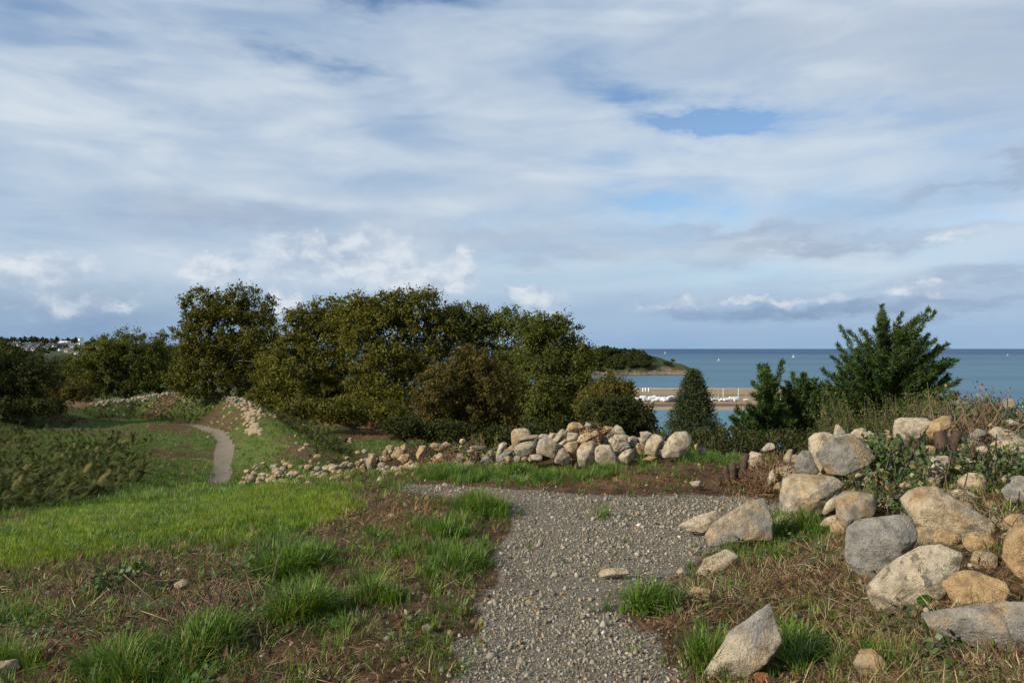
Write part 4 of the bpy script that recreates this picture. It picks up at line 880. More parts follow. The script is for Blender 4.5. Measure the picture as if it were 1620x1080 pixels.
def walls():
    A = (780, 660, 8.1); B = (940, 660, 8.1)
    root = empty('dry_stone_wall', (2.0, 11.3, gz(2.0, 11.3)), 'tumbled dry stone wall of tan granite boulders across the middle, behind the gravel', 'wall')
    bpy.context.view_layer.update()
    W = [ # zoom frame, points, depth, warm, pale
        (A, [(243, 200), (280, 155), (400, 145), (455, 165), (480, 225), (420, 280), (340, 330), (260, 395), (245, 300)], 11.75, .6, .4), (A, [(340, 290), (400, 235), (560, 222), (580, 250), (500, 295), (400, 310)], 11.5, .5, .3),
        (A, [(270, 400), (320, 345), (440, 315), (545, 310), (555, 370), (480, 470), (380, 500), (300, 470)], 11.3, .35, .5), (A, [(52, 440), (80, 345), (140, 318), (180, 335), (150, 400), (110, 460), (75, 480)], 11.5, .2, .8),
        (A, [(75, 500), (110, 460), (240, 440), (250, 490), (140, 540), (90, 570)], 11.45, .2, .1), (A, [(145, 510), (200, 490), (240, 520), (230, 580), (180, 585)], 11.25, .9, .1), (A, [(265, 520), (300, 485), (350, 510), (340, 560), (280, 580)], 11.2, .6, .6),
        (A, [(360, 520), (410, 500), (445, 530), (420, 560), (370, 560)], 11.2, .9, .1), (A, [(490, 460), (520, 425), (555, 440), (550, 475), (500, 480)], 11.3, .5, .3), (A, [(445, 530), (490, 480), (580, 475), (630, 510), (610, 565), (470, 565)], 11.15, .3, .8),
        (A, [(558, 400), (600, 290), (680, 265), (800, 320), (815, 420), (780, 520), (640, 480), (565, 460)], 11.3, .4, .6), (A, [(600, 280), (640, 245), (690, 270), (650, 310), (600, 310)], 11.55, .4, .4), (A, [(705, 260), (735, 195), (800, 205), (800, 270), (740, 310)], 11.75, .7, .4),
        (A, [(740, 310), (820, 215), (880, 150), (950, 180), (930, 240), (870, 310), (810, 330)], 11.6, .5, .5), (A, [(940, 170), (975, 85), (1020, 62), (1120, 80), (1160, 130), (1100, 190), (1000, 195)], 11.9, 1.0, .0), (A, [(920, 240), (970, 195), (1080, 205), (1100, 260), (1060, 295), (970, 305)], 11.6, .3, .7),
        (A, [(815, 350), (880, 310), (920, 290), (950, 310), (930, 360), (850, 400), (820, 400)], 11.4, .5, .7), (A, [(905, 370), (960, 320), (1080, 310), (1090, 380), (1060, 520), (980, 490), (930, 430)], 11.35, .8, .4), (A, [(1078, 310), (1110, 240), (1200, 195), (1330, 175), (1345, 225), (1200, 320), (1110, 360), (1065, 430)], 11.5, .75, .4),
        (A, [(1110, 215), (1200, 155), (1270, 160), (1210, 200), (1120, 235)], 11.7, .9, .0), (A, [(1168, 120), (1200, 62), (1260, 90), (1265, 150), (1200, 165)], 11.85, .4, .5), (A, [(1405, 160), (1440, 110), (1540, 130), (1510, 190), (1430, 195)], 11.8, 1.0, .1),
        (A, [(790, 540), (850, 430), (900, 400), (980, 490), (970, 590), (900, 600), (800, 580)], 11.15, .35, .3), (A, [(1085, 430), (1140, 350), (1270, 305), (1330, 340), (1320, 470), (1280, 560), (1190, 660), (1110, 620), (1085, 530)], 11.15, .45, .45),
        (A, [(1315, 400), (1370, 360), (1490, 360), (1540, 420), (1570, 510), (1560, 605), (1370, 595), (1315, 540)], 11.1, .35, .7), (A, [(1220, 640), (1300, 605), (1480, 600), (1520, 640), (1400, 680)], 11.05, .3, .3), (A, [(1370, 330), (1420, 250), (1500, 220), (1510, 330), (1440, 360)], 11.6, .2, .0),
        (A, [(1330, 335), (1360, 318), (1385, 340), (1350, 352)], 11.3, .6, .5),
        (B, [(215, 180), (290, 97), (350, 130), (400, 210), (380, 240), (260, 225)], 11.6, .3, .7), (B, [(190, 300), (270, 230), (400, 225), (455, 385), (380, 400), (285, 470), (240, 390)], 11.3, .35, .75), (B, [(430, 260), (500, 240), (555, 265), (540, 360), (480, 390), (445, 330)], 11.5, .5, .6),
        (B, [(285, 520), (390, 430), (460, 410), (515, 440), (490, 530), (420, 590), (340, 570)], 11.1, .35, .75), (B, [(510, 400), (560, 330), (640, 350), (660, 430), (600, 475), (530, 440)], 11.35, .7, .4), (B, [(560, 260), (620, 255), (680, 270), (670, 340), (600, 340)], 11.5, .4, .7),
        (B, [(590, 190), (680, 180), (740, 205), (690, 260), (600, 255)], 11.6, .4, .7), (B, [(655, 380), (690, 290), (760, 220), (850, 250), (890, 310), (840, 400), (780, 510), (700, 480), (655, 440)], 11.3, .45, .7),
        (B, [(1325, 430), (1370, 385), (1430, 410), (1430, 480), (1350, 490)], 11.1, .3, .4), (B, [(1280, 360), (1320, 335), (1335, 390), (1300, 420)], 11.3, .8, .1), (B, [(620, 545), (700, 495), (800, 510), (720, 565)], 11.0, .7, .3)]
    for f, pts, d, w, pl in W: stone(S(*f, pts), d, 4, 1.0, w, .12, pl, root, rough=.045, grow=1.09)
    # stones hidden behind and between, so that the wall has a body
    for k in range(70):
        u = random.uniform(795, 1075); top = np.interp(u, [795, 830, 890, 940, 1000, 1075], [715, 690, 685, 675, 688, 700]); v = random.uniform(top + 10, 724); d = 11.7 + (728 - v) * .006 + random.uniform(0, .25); r = random.uniform(9, 17)
        pts = [(u + r * (1 + .2 * random.random()) * math.cos(a), v + r * .8 * math.sin(a)) for a in np.linspace(0, 6.28, 8)[:-1]]
        stone(pts, d, 3, 1, random.random() * .8, .1, .3, root, clamp=False)
    end = stone(S(*B, [(860, 450), (900, 360), (960, 260), (1050, 190), (1180, 178), (1240, 240), (1250, 330), (1180, 460), (1100, 520), (980, 510), (880, 520)]), 10.95, 4, .95, .3, .1, .85, None, 'boulder', 'largest rounded pale boulder ending the tumbled wall on the right', rough=.04, cat='boulder')
    C = (560, 680, 6.75); Dz = (370, 690, 7.043)
    root2 = empty('collapsed_wall', (-2.8, 15, gz(-2.8, 15)), 'low collapsed run of small tan stones trailing down to the left', 'wall'); bpy.context.view_layer.update()
    L = [[(125, 330), (170, 260), (225, 245), (240, 300), (225, 430), (150, 430)], [(20, 370), (70, 310), (100, 310), (90, 370), (40, 400)], [(60, 420), (90, 360), (130, 350), (140, 460), (100, 470)], [(250, 430), (300, 395), (360, 410), (340, 450), (270, 465)], [(230, 550), (270, 490), (320, 520), (320, 570), (260, 570)],
         [(300, 230), (340, 205), (370, 235), (350, 290), (310, 270)], [(420, 270), (430, 190), (480, 175), (560, 230), (540, 290), (470, 310)], [(490, 175), (540, 148), (575, 180), (560, 230), (520, 215)], [(460, 310), (520, 250), (590, 260), (585, 320), (530, 360)], [(580, 390), (640, 345), (700, 350), (745, 410), (720, 450), (600, 460)],
         [(570, 350), (610, 310), (640, 340), (590, 375)], [(660, 260), (700, 165), (765, 165), (770, 225), (710, 270), (680, 320)], [(755, 380), (800, 345), (850, 360), (860, 430), (770, 455)], [(870, 320), (900, 240), (960, 260), (970, 330)], [(1205, 220), (1240, 200), (1330, 230), (1320, 300), (1240, 320), (1215, 270)], [(1250, 180), (1310, 155), (1400, 190), (1380, 220), (1280, 215)],
         [(1345, 350), (1380, 270), (1470, 205), (1505, 260), (1490, 370), (1380, 390)], [(1530, 240), (1560, 140), (1620, 130), (1610, 240), (1560, 265)], [(1070, 330), (1110, 305), (1180, 350), (1100, 400)], [(810, 160), (850, 130), (920, 150), (900, 195), (830, 195)], [(930, 150), (990, 120), (1040, 160), (980, 195)], [(480, 430), (520, 400), (540, 450), (490, 460)], [(40, 440), (60, 420), (80, 470), (50, 490)], [(1640, 210), (1700, 190), (1730, 240), (1660, 260)], [(1100, 180), (1150, 150), (1190, 190), (1130, 210)]]
    def depth_run(u): return float(np.interp(u, [400, 470, 560, 640, 760, 800], [19.2, 17.2, 15.0, 13.4, 12.1, 11.8]))
    for pts in L:
        q = S(*C, pts); cu = np.mean([a for a, _ in q]); cv = np.mean([b for _, b in q]); bot = np.interp(cu, [560, 640, 760, 800], [757, 748, 740, 738])
        stone(q, depth_run(cu) + (bot - max(b for _, b in q)) * .012, 4, 1.0, random.uniform(.4, .95) if cu < 740 else random.uniform(.1, .5), .1, random.uniform(.2, .6), root2, rough=.05)
    L2 = [[(590, 420), (650, 375), (705, 430), (600, 440)], [(450, 430), (480, 405), (530, 420), (520, 450), (470, 455)], [(465, 530), (500, 480), (580, 480), (580, 530), (490, 565)], [(355, 490), (400, 460), (470, 470), (440, 510), (370, 520)], [(265, 430), (310, 400), (380, 415), (370, 440)], [(295, 300), (330, 280), (365, 290), (340, 320)],
          [(130, 460), (170, 430), (245, 450), (230, 500), (150, 510)], [(200, 400), (220, 380), (250, 400), (230, 430)], [(210, 350), (230, 320), (260, 310), (230, 355)], [(40, 540), (70, 500), (100, 500), (90, 550), (50, 560)], [(150, 400), (180, 385), (195, 410), (160, 430)], [(250, 470), (280, 460), (330, 480), (310, 510), (260, 500)], [(105, 510), (130, 490), (150, 530), (120, 540)],
          [(885, 440), (920, 400), (980, 380), (1000, 400), (950, 440)], [(950, 450), (990, 400), (1050, 410), (1045, 470), (980, 490)], [(1055, 370), (1100, 320), (1165, 320), (1180, 370), (1100, 400)], [(1165, 330), (1220, 290), (1290, 275), (1290, 340), (1250, 360)], [(1140, 400), (1180, 365), (1230, 400), (1200, 430)], [(1105, 450), (1150, 430), (1200, 420), (1230, 440), (1180, 490), (1120, 480)],
          [(1290, 390), (1340, 350), (1390, 350), (1350, 410)], [(1370, 290), (1420, 245), (1445, 260), (1400, 330)], [(1400, 350), (1440, 310), (1470, 400), (1430, 415)], [(905, 530), (930, 505), (990, 510), (980, 540)], [(820, 495), (860, 480), (880, 505)], [(790, 605), (860, 560), (925, 570), (900, 610)], [(210, 590), (260, 565), (320, 570), (270, 610)], [(1030, 580), (1045, 550), (1060, 585)]]
    for pts in L2:
        q = S(*Dz, pts); cu = np.mean([a for a, _ in q]); bot = np.interp(cu, [400, 470, 560, 600], [772, 768, 757, 752])
        stone(q, depth_run(cu) + (bot - max(b for _, b in q)) * .03, 3, 1.0, random.uniform(.35, .95), .1, random.uniform(.2, .7), root2, rough=.05, grow=1.15)
    for k in range(210):    # small stones filling the run
        u = random.uniform(385, 800); bot = np.interp(u, [400, 470, 560, 640, 760, 800], [770, 766, 757, 750, 740, 738]); v = bot - abs(random.gauss(0, 17)); h = hit(u, v); r = random.uniform(2.5, 7) if u < 600 else random.uniform(3, 9)
        pts = [(u + r * 1.15 * math.cos(a) * random.uniform(.8, 1.2), v + r * .8 * math.sin(a)) for a in np.linspace(0, 6.28, 7)[:-1]]
        stone(pts, min(depth_run(u) + (bot - v) * .02, h[1]), 2, 1, random.uniform(.3, 1), .1, random.uniform(.1, .6), root2)
walls()

E = (1060, 680, 5.686); Fz = (1220, 640, 6.75); Gz = (1400, 620, 6.0); Hz = (1300, 760, 4.909); Iz = (1300, 900, 5.0625); J = (1040, 640, 2.455); K = (560, 740, 2.893); Lz = (0, 740, 2.7)
def heap():
    b = dict(cat='boulder', name='boulder')
    stone(S(*E, [(995, 600), (1030, 440), (1120, 390), (1300, 400), (1480, 430), (1560, 490), (1500, 580), (1370, 720), (1330, 780), (1130, 830), (1040, 790), (990, 700)]), 7.15, 5, .9, .55, .15, .55, label='big blocky boulder, half ochre and half grey, at the left end of the heap', **b, rough=.03, facets=14)
    stone(S(*E, [(1365, 750), (1400, 660), (1490, 580), (1515, 600), (1495, 700), (1390, 770)]), 6.75, 3, .7, .4, 0, .7, label='pale wedge stone jammed between the two-coloured boulder and the round one', cat='stone')
    stone(S(*E, [(1345, 850), (1400, 790), (1500, 755), (1520, 840), (1400, 880)]), 6.6, 3, .8, .5, 0, .5, label='small tan slab lying below the pale wedge stone', cat='stone')
    stone(S(*E, [(310, 950), (380, 850), (560, 770), (680, 650), (850, 610), (880, 750), (920, 830), (900, 990), (740, 1030), (600, 1040), (420, 1065), (350, 1040)]), 6.75, 5, .55, .45, .2, .3, label='wide low half buried grey brown boulder at the edge of the gravel', **b, rough=.035, sq=.75, facets=12)
    stone(S(*E, [(70, 860), (150, 830), (260, 760), (420, 725), (480, 790), (360, 850), (310, 925), (260, 905), (160, 910)]), 7.0, 4, .5, .4, 0, .85, label='pale pinkish low rock poking into the gravel', **b, rough=.05)
    stone(S(*E, [(700, 230), (740, 190), (820, 210), (850, 300), (840, 340), (730, 340), (715, 280)]), 10.2, 4, .8, .3, .1, .7, label='pale upright stone just right of the charred stumps', cat='stone')
    stone(S(*E, [(815, 180), (880, 115), (930, 115), (950, 160), (900, 200), (830, 200)]), 10.8, 3, .8, .3, .1, .5, label='pale rounded stone in the grass behind the upright stone', cat='stone')
    stone(S(*E, [(845, 520), (900, 380), (935, 345), (965, 460), (930, 480), (870, 525)]), 8.7, 3, .6, .5, 0, .6, label='small leaning triangular stone between stumps and heap', cat='stone')
    stone(S(*E, [(930, 520), (970, 465), (1010, 480), (1000, 530), (950, 535)]), 8.4, 3, .8, .7, 0, .3, label='small tan round stone beside the triangular stone', cat='stone')
    stone(S(*E, [(975, 440), (1030, 395), (1055, 410), (1010, 455)]), 8.8, 3, .8, .6, 0, .3, label='little tan stone above the triangular stone, half in dead fern', cat='stone')
    stone(S(*E, [(1120, 330), (1150, 230), (1200, 180), (1260, 190), (1330, 390), (1250, 410), (1150, 390)]), 7.7, 4, .8, .3, .9, .4, label='mottled grey and white stone with peeling patches on top of the two-coloured boulder', **b)
    stone(S(*E, [(1015, 250), (1070, 170), (1110, 170), (1090, 250), (1080, 300), (1030, 295)]), 8.6, 3, .8, .5, .8, .4, label='small mottled white stone left of the peeling stone', cat='stone')
    stone(S(*E, [(170, 465), (280, 450), (270, 515), (210, 515)]), 9.3, 3, .7, .5, 0, .8, label='small pale angular stone in the brown litter beyond the gravel', cat='stone')
    stone(S(*E, [(985, 910), (1010, 840), (1080, 820), (1180, 870), (1160, 940), (1000, 940)]), 6.9, 3, .8, .4, .2, .5, label='tan stone in the grass underneath the two-coloured boulder', cat='stone')
    stone(S(*Fz, [(410, 350), (480, 300), (590, 290), (670, 320), (690, 450), (640, 600), (600, 740), (520, 735), (450, 580), (405, 480), (430, 400)]), 8.0, 4, .8, .45, 0, .95, label='tall cream coloured boulder standing behind the large grey boulder', **b)
    stone(S(*Fz, [(662, 330), (690, 210), (720, 203), (800, 300), (790, 370), (700, 390)]), 8.4, 3, .7, .5, 0, .7, label='small upright cream spike of rock above the large grey boulder', cat='stone')
    stone(S(*Fz, [(495, 520), (590, 430), (700, 330), (880, 308), (960, 390), (1030, 500), (1090, 570), (1020, 640), (900, 700), (760, 760), (600, 740), (560, 640)]), 7.45, 5, .85, .35, .1, .05, label='large angular grey boulder with an orange corner crowning the heap', **b, rough=.03, facets=15)
    stone(S(*Fz, [(830, 330), (900, 260), (980, 243), (1060, 280), (1140, 350), (1100, 395), (980, 405), (900, 390)]), 8.3, 4, .8, .5, .1, .8, label='smooth domed cream boulder right behind the large grey boulder', **b)
    stone(S(*Fz, [(980, 420), (1080, 400), (1135, 430), (1080, 510), (1030, 520)]), 7.9, 3, .8, .4, .1, .4, label='grey stone under the domed cream boulder', cat='stone')
    stone(S(*Fz, [(1190, 290), (1230, 265), (1290, 275), (1285, 320), (1200, 325)]), 8.3, 3, .8, .9, 0, .1, label='upper one of two small orange stones beside the square block', cat='stone')
    stone(S(*Fz, [(1185, 355), (1240, 322), (1290, 330), (1275, 375), (1200, 375)]), 8.1, 3, .8, 1, 0, .0, label='lower one of two small orange stones beside the square block', cat='stone')
    stone(S(*Gz, [(85, 440), (95, 340), (110, 265), (160, 240), (380, 245), (430, 290), (420, 380), (300, 450), (160, 480)]), 8.2, 5, .9, .25, .2, .9, label='square white topped granite block on the crest of the heap', **b, rough=.025, facets=12, sq=.45)
    stone(S(*Gz, [(400, 380), (450, 280), (560, 215), (620, 240), (610, 330), (520, 400), (480, 460), (420, 430)]), 8.0, 4, .8, .95, .1, .3, label='layered orange brown rock leaning on the square block', **b, rough=.08)
    stone(S(*Gz, [(1140, 285), (1190, 255), (1280, 300), (1260, 325), (1180, 320)]), 8.3, 3, .8, .3, 0, .8, label='pale flat stone on the crest at the right, near the picture edge', cat='stone')
    stone(S(*Gz, [(1000, 370), (1080, 320), (1200, 370), (1330, 480), (1310, 540), (1180, 500), (1060, 440)]), 7.7, 4, .5, .35, .2, .5, label='broad flat grey boulder near the right edge, behind the brambles', **b)
    stone(S(*Gz, [(975, 325), (1010, 290), (1065, 300), (1040, 345)]), 8.1, 3, .8, .9, 0, .1, label='small orange stone left of the pale flat stone on the crest', cat='stone')
    stone(S(*Gz, [(400, 660), (480, 600), (600, 610), (600, 700), (540, 760), (500, 880), (380, 890), (365, 790), (400, 740)]), 6.9, 4, .7, .55, .1, .6, label='tan notched boulder half covered by bramble leaves', **b)
    stone(S(*Gz, [(680, 550), (740, 480), (785, 510), (760, 570)]), 7.4, 3, .8, .9, 0, .1, label='small yellow stone in the brambles right of the notched boulder', cat='stone')
    stone(S(*Gz, [(830, 390), (880, 340), (960, 370), (950, 430), (850, 440)]), 7.9, 3, .8, .3, .4, .2, label='grey green mossy stone among the bramble stems', cat='stone')
    stone(S(*Gz, [(870, 530), (930, 505), (1010, 545), (950, 590), (880, 570)]), 7.2, 3, .7, .2, .2, .5, label='pale grey stone under the bramble stems near the right', cat='stone')
    stone(S(*Gz, [(1120, 940), (1180, 870), (1320, 850), (1420, 900), (1420, 1050), (1280, 1070), (1170, 1040)]), 6.1, 4, .8, .3, .3, .4, label='grey boulder at the right edge below the brambles', **b)
    stone(S(*Gz, [(1120, 130), (1180, 50), (1230, 80), (1240, 150), (1170, 170)]), 8.9, 3, .8, .4, .2, .5, label='grey stone poking above the brambles at the top right', cat='stone')
    stone(S(*Gz, [(1200, 540), (1300, 510), (1380, 560), (1250, 590)]), 7.0, 3, .7, .3, .1, .7, label='pale stone at the right edge under bramble leaves', cat='stone')
    stone(S(*Hz, [(110, 130), (200, 80), (330, 90), (410, 110), (425, 200), (400, 270), (300, 330), (220, 380), (160, 370), (125, 280)]), 6.4, 4, .85, .5, .1, .2, label='rounded brown grey boulder below the large grey boulder', **b)
    stone(S(*Hz, [(195, 560), (205, 470), (225, 370), (310, 300), (450, 300), (600, 270), (700, 290), (725, 400), (715, 470), (690, 510), (560, 610), (440, 720), (380, 800), (300, 770), (250, 690), (200, 630)]), 5.85, 5, .7, .25, .3, .15, label='smooth rounded blue grey boulder with a few dark spots', **b, rough=.028, facets=10)
    stone(S(*Hz, [(650, 140), (720, 75), (800, 45), (920, 50), (1010, 150), (1120, 260), (1280, 330), (1290, 400), (1200, 470), (1000, 450), (860, 400), (740, 330), (690, 230)]), 6.05, 5, .8, .6, .05, .6, label='bright cream and orange wedge shaped boulder right of the blue grey one', **b, rough=.035, facets=14)
    stone(S(*Hz, [(720, 370), (800, 350), (950, 420), (1000, 500), (880, 530), (780, 510), (730, 450)]), 5.95, 4, .6, .5, .1, .2, label='brown stone underneath the cream and orange wedge boulder', **b)
    stone(S(*Hz, [(360, 830), (480, 700), (640, 590), (780, 510), (940, 505), (1070, 580), (1040, 700), (960, 800), (900, 900), (740, 1010), (560, 1030), (420, 1010), (380, 930)]), 5.15, 5, .6, .35, 1.0, .75, label='long pale boulder blotched with dark lichen', **b, rough=.035, facets=10)
    stone(S(*Hz, [(960, 800), (980, 740), (1090, 710), (1190, 700), (1280, 770), (1400, 790), (1420, 860), (1380, 930), (1240, 950), (1100, 985), (1030, 970), (1010, 890)]), 4.85, 5, .8, 1.0, .05, .0, label='ochre yellow cracked boulder right of the lichen blotched one', **b, rough=.045, facets=8)
    stone(S(*Hz, [(1420, 600), (1440, 480), (1480, 390), (1571, 330), (1700, 330), (1760, 500), (1700, 780), (1571, 800), (1500, 740), (1450, 680)]), 5.0, 5, .8, 1.0, .2, .1, label='tall ochre boulder cut by the right edge of the picture', **b, rough=.04)
    stone(S(*Hz, [(1165, 620), (1200, 545), (1300, 540), (1360, 590), (1340, 690), (1230, 710), (1180, 670)]), 5.25, 4, .8, .5, .6, .1, label='small dark mossy boulder between the ochre ones', **b)
    stone(S(*Iz, [(865, 350), (960, 335), (1100, 320), (1300, 280), (1480, 260), (1620, 270), (1900, 330), (1950, 480), (1850, 640), (1600, 670), (1500, 610), (1350, 600), (1200, 610), (1050, 550), (920, 480)]), 4.35, 5, .5, .4, .1, .2, label='long flat grey slab at the bottom right corner', **b, rough=.03, sq=.55, facets=8)
    stone(S(*Iz, [(255, 760), (330, 640), (420, 640), (500, 720), (520, 820), (450, 870), (300, 850)]), 3.98, 4, .8, .6, .1, .3, label='small brown stone in the dry grass at the bottom', cat='stone')
    stone(S(*Iz, [(812, 320), (835, 300), (860, 315), (850, 350), (822, 350)]), 4.5, 3, .8, .3, 0, .8, label='little pinkish pebble at the left tip of the long slab', cat='pebble', name='pebble')
    stone(S(*Iz, [(860, 280), (930, 240), (955, 290), (900, 320)]), 4.6, 3, .5, .8, 0, .5, label='pinkish broken stone chip left of the ochre boulder', cat='stone')
    stone(S(*J, [(172, 1035), (240, 950), (290, 880), (380, 820), (450, 773), (465, 850), (478, 920), (440, 970), (400, 1010), (310, 1060), (230, 1065)]), 4.1, 5, .55, .35, .1, .55, label='sharp pointed triangular boulder standing alone at the bottom', **b, rough=.035, facets=12)
    stone(S(*J, [(145, 655), (190, 595), (270, 560), (320, 590), (260, 640), (180, 665)]), 5.75, 4, .4, .4, .1, .7, label='flat pale stone left of the grass clump at the gravel edge', cat='stone')
    stone(S(*J, [(95, 745), (150, 705), (210, 720), (200, 755), (120, 770)]), 5.15, 4, .4, .7, .1, .3, label='flat tan stone sunk in the dry litter by the gravel', cat='stone')
    stone(S(*K, [(1115, 485), (1140, 460), (1180, 468), (1240, 456), (1265, 482), (1220, 496), (1130, 500)]), 5.72, 4, .5, .4, 0, .9, label='flat cream stone lying alone in the gravel', cat='stone')
    stone(S(*K, [(1318, 482), (1350, 474), (1382, 478), (1350, 490)]), 5.7, 3, .6, .5, 0, .8, label='small flat pale chip right of the cream stone in the gravel', cat='stone')
    stone(S(*K, [(780, 612), (800, 598), (822, 612), (800, 628)]), 5.0, 3, .7, 1, 0, 0, label='orange pebble in the middle of the gravel path', cat='pebble', name='pebble')
    stone(S(*K, [(143, 218), (170, 203), (197, 214), (187, 238), (155, 235)]), 7.9, 3, .8, .7, 0, .4, label='tan stone on the brown litter mound left of the gravel', cat='stone')
    stone(S(*K, [(308, 722), (340, 710), (362, 730), (342, 757), (315, 750)]), 4.65, 3, .8, .7, 0, .2, label='brown stone in the grass left of the gravel path', cat='stone')
    stone(S(*K, [(1472, 475), (1500, 450), (1515, 478), (1490, 488)]), 5.75, 3, .7, .3, 0, .8, label='whitish stone by the right gravel edge', cat='stone')
    stone(S(*K, [(400, 80), (412, 66), (428, 72), (430, 84)]), 9.6, 3, .7, .3, 0, 1, label='small white stone where the gravel meets the far grass', cat='stone')
    stone(S(*Lz, [(-30, 850), (0, 825), (60, 815), (80, 850), (30, 880), (-20, 880)]), 4.15, 4, .7, .6, 0, .7, label='cream stone cut by the left edge at the bottom', cat='stone')
    stone(S(*Lz, [(742, 495), (780, 473), (822, 490), (805, 520), (755, 516)]), 5.6, 3, .6, .6, .1, .5, label='tan stone in the bare soil on the left', cat='stone')
    stone(S(*Lz, [(1128, 300), (1150, 288), (1168, 293), (1150, 312)]), 7.8, 3, .6, .4, 0, .5, label='small pale stone in the grass left of the litter mound', cat='stone')
    root = empty('rubble_heap', (6.4, 7.6, gz(6.4, 7.6)), 'small broken stones filling the heap between the big boulders on the right', 'rubble'); bpy.context.view_layer.update()
    for k in range(190):
        u = random.uniform(1230, 1630); v = random.uniform(np.interp(u, [1230, 1300, 1400, 1620], [730, 690, 680, 670]), np.interp(u, [1230, 1400, 1620], [830, 860, 860])); h = hit(u, v); r = random.uniform(4, 12) if k > 34 else random.uniform(11, 22)
        pts = [(u + r * 1.15 * math.cos(a) * random.uniform(.75, 1.25), v + r * .8 * math.sin(a) * random.uniform(.8, 1.2)) for a in np.linspace(0, 6.28, 8)[:-1]]
        stone(pts, h[1] + .03, 2, .9, random.uniform(.2, 1), .2, random.uniform(0, .7), root, rough=.06)
heap()

# stones of the far bank: a rampart with a rubble crest
def far_bank():
    root = empty('rubble_bank', tuple(RIDGE[4]), 'pale rubble capping the crest of the far curved bank', 'bank'); bpy.context.view_layer.update(); b0 = np.array(root.location)
    protos = [mesh_np('stone', *rock_mesh([(math.cos(a) * random.uniform(.8, 1.2), math.sin(a) * random.uniform(.6, .9)) for a in np.linspace(0, 6.28, 8)[:-1]], 1, .9, 900 + k), MT['stone'], False) for k in range(7)]
    segs = [((165, 633), (300, 618), 300, 3.0), ((300, 618), (385, 632), 230, 4.0), ((385, 632), (410, 668), 70, 5.0)]
    cnt = 0
    def put(x, y, s):
        o = link('stone', random.choice(protos), root); z = gz(x, y); o.location = np.array([x, y, z + s * .25]) - b0
        o.rotation_euler = (random.uniform(0, 6), random.uniform(0, 6), random.uniform(0, 6)); o.scale = (s, s, s); o['warm'] = random.uniform(.2, .6); o['lichen'] = 0.1; o['pale'] = random.uniform(0, .45)
    a = RIDGE
    for k in range(285):
        t = random.random() * 3.45 + 2.1; i = int(min(t, 7.99)); f = t - i; p = a[i] * (1 - f) + a[i + 1] * f
        w = random.gauss(0, .5); put(p[0] + w, p[1] - abs(random.gauss(0, .55)) + .3, random.uniform(.09, .22))
far_bank()
def scatter_far():
    # small joined rubble beyond the 300 that show, on the bank and slope
    Vs = []; Fs = []; o = 0; V0, F0 = ICO[1]
    def add(x, y, s):
        nonlocal o
        V = V0 * (1 + .35 * RNG.normal(size=(len(V0), 1)).clip(-1, 1)) * s * np.array([1.2, 1, .75]); V = V + [x, y, gz(x, y) + s * .2]; Vs.append(V); Fs.append(F0 + o); o += len(V)
    a = RIDGE
    for k in range(500):
        t = random.random() ** .8 * 4.4 + 2.0; i = int(min(t, 7.99)); f = t - i; p = a[i] * (1 - f) + a[i + 1] * f
        add(p[0] + random.gauss(0, 1.1), p[1] + random.gauss(0, 1.2), random.uniform(.06, .16))
    for (u, v, su, sv, n, s) in [(540, 702, 26, 4, 30, .09), (400, 670, 6, 8, 30, .2), (395, 650, 5, 8, 26, .2), (408, 682, 8, 4, 20, .2), (470, 705, 20, 8, 10, .09), (300, 745, 60, 14, 6, .06)]:
        for k in range(n): h = hit(random.gauss(u, su), random.gauss(v, sv)); add(h[0], h[1], s * random.uniform(.5, 1.3))
    tag(link('rubble', mesh_np('rubble', np.concatenate(Vs), np.concatenate(Fs), MT['rubble'], False)), 'small pale stones strewn over the grassy bank and slope', 'rubble', kind='stuff')
scatter_far()

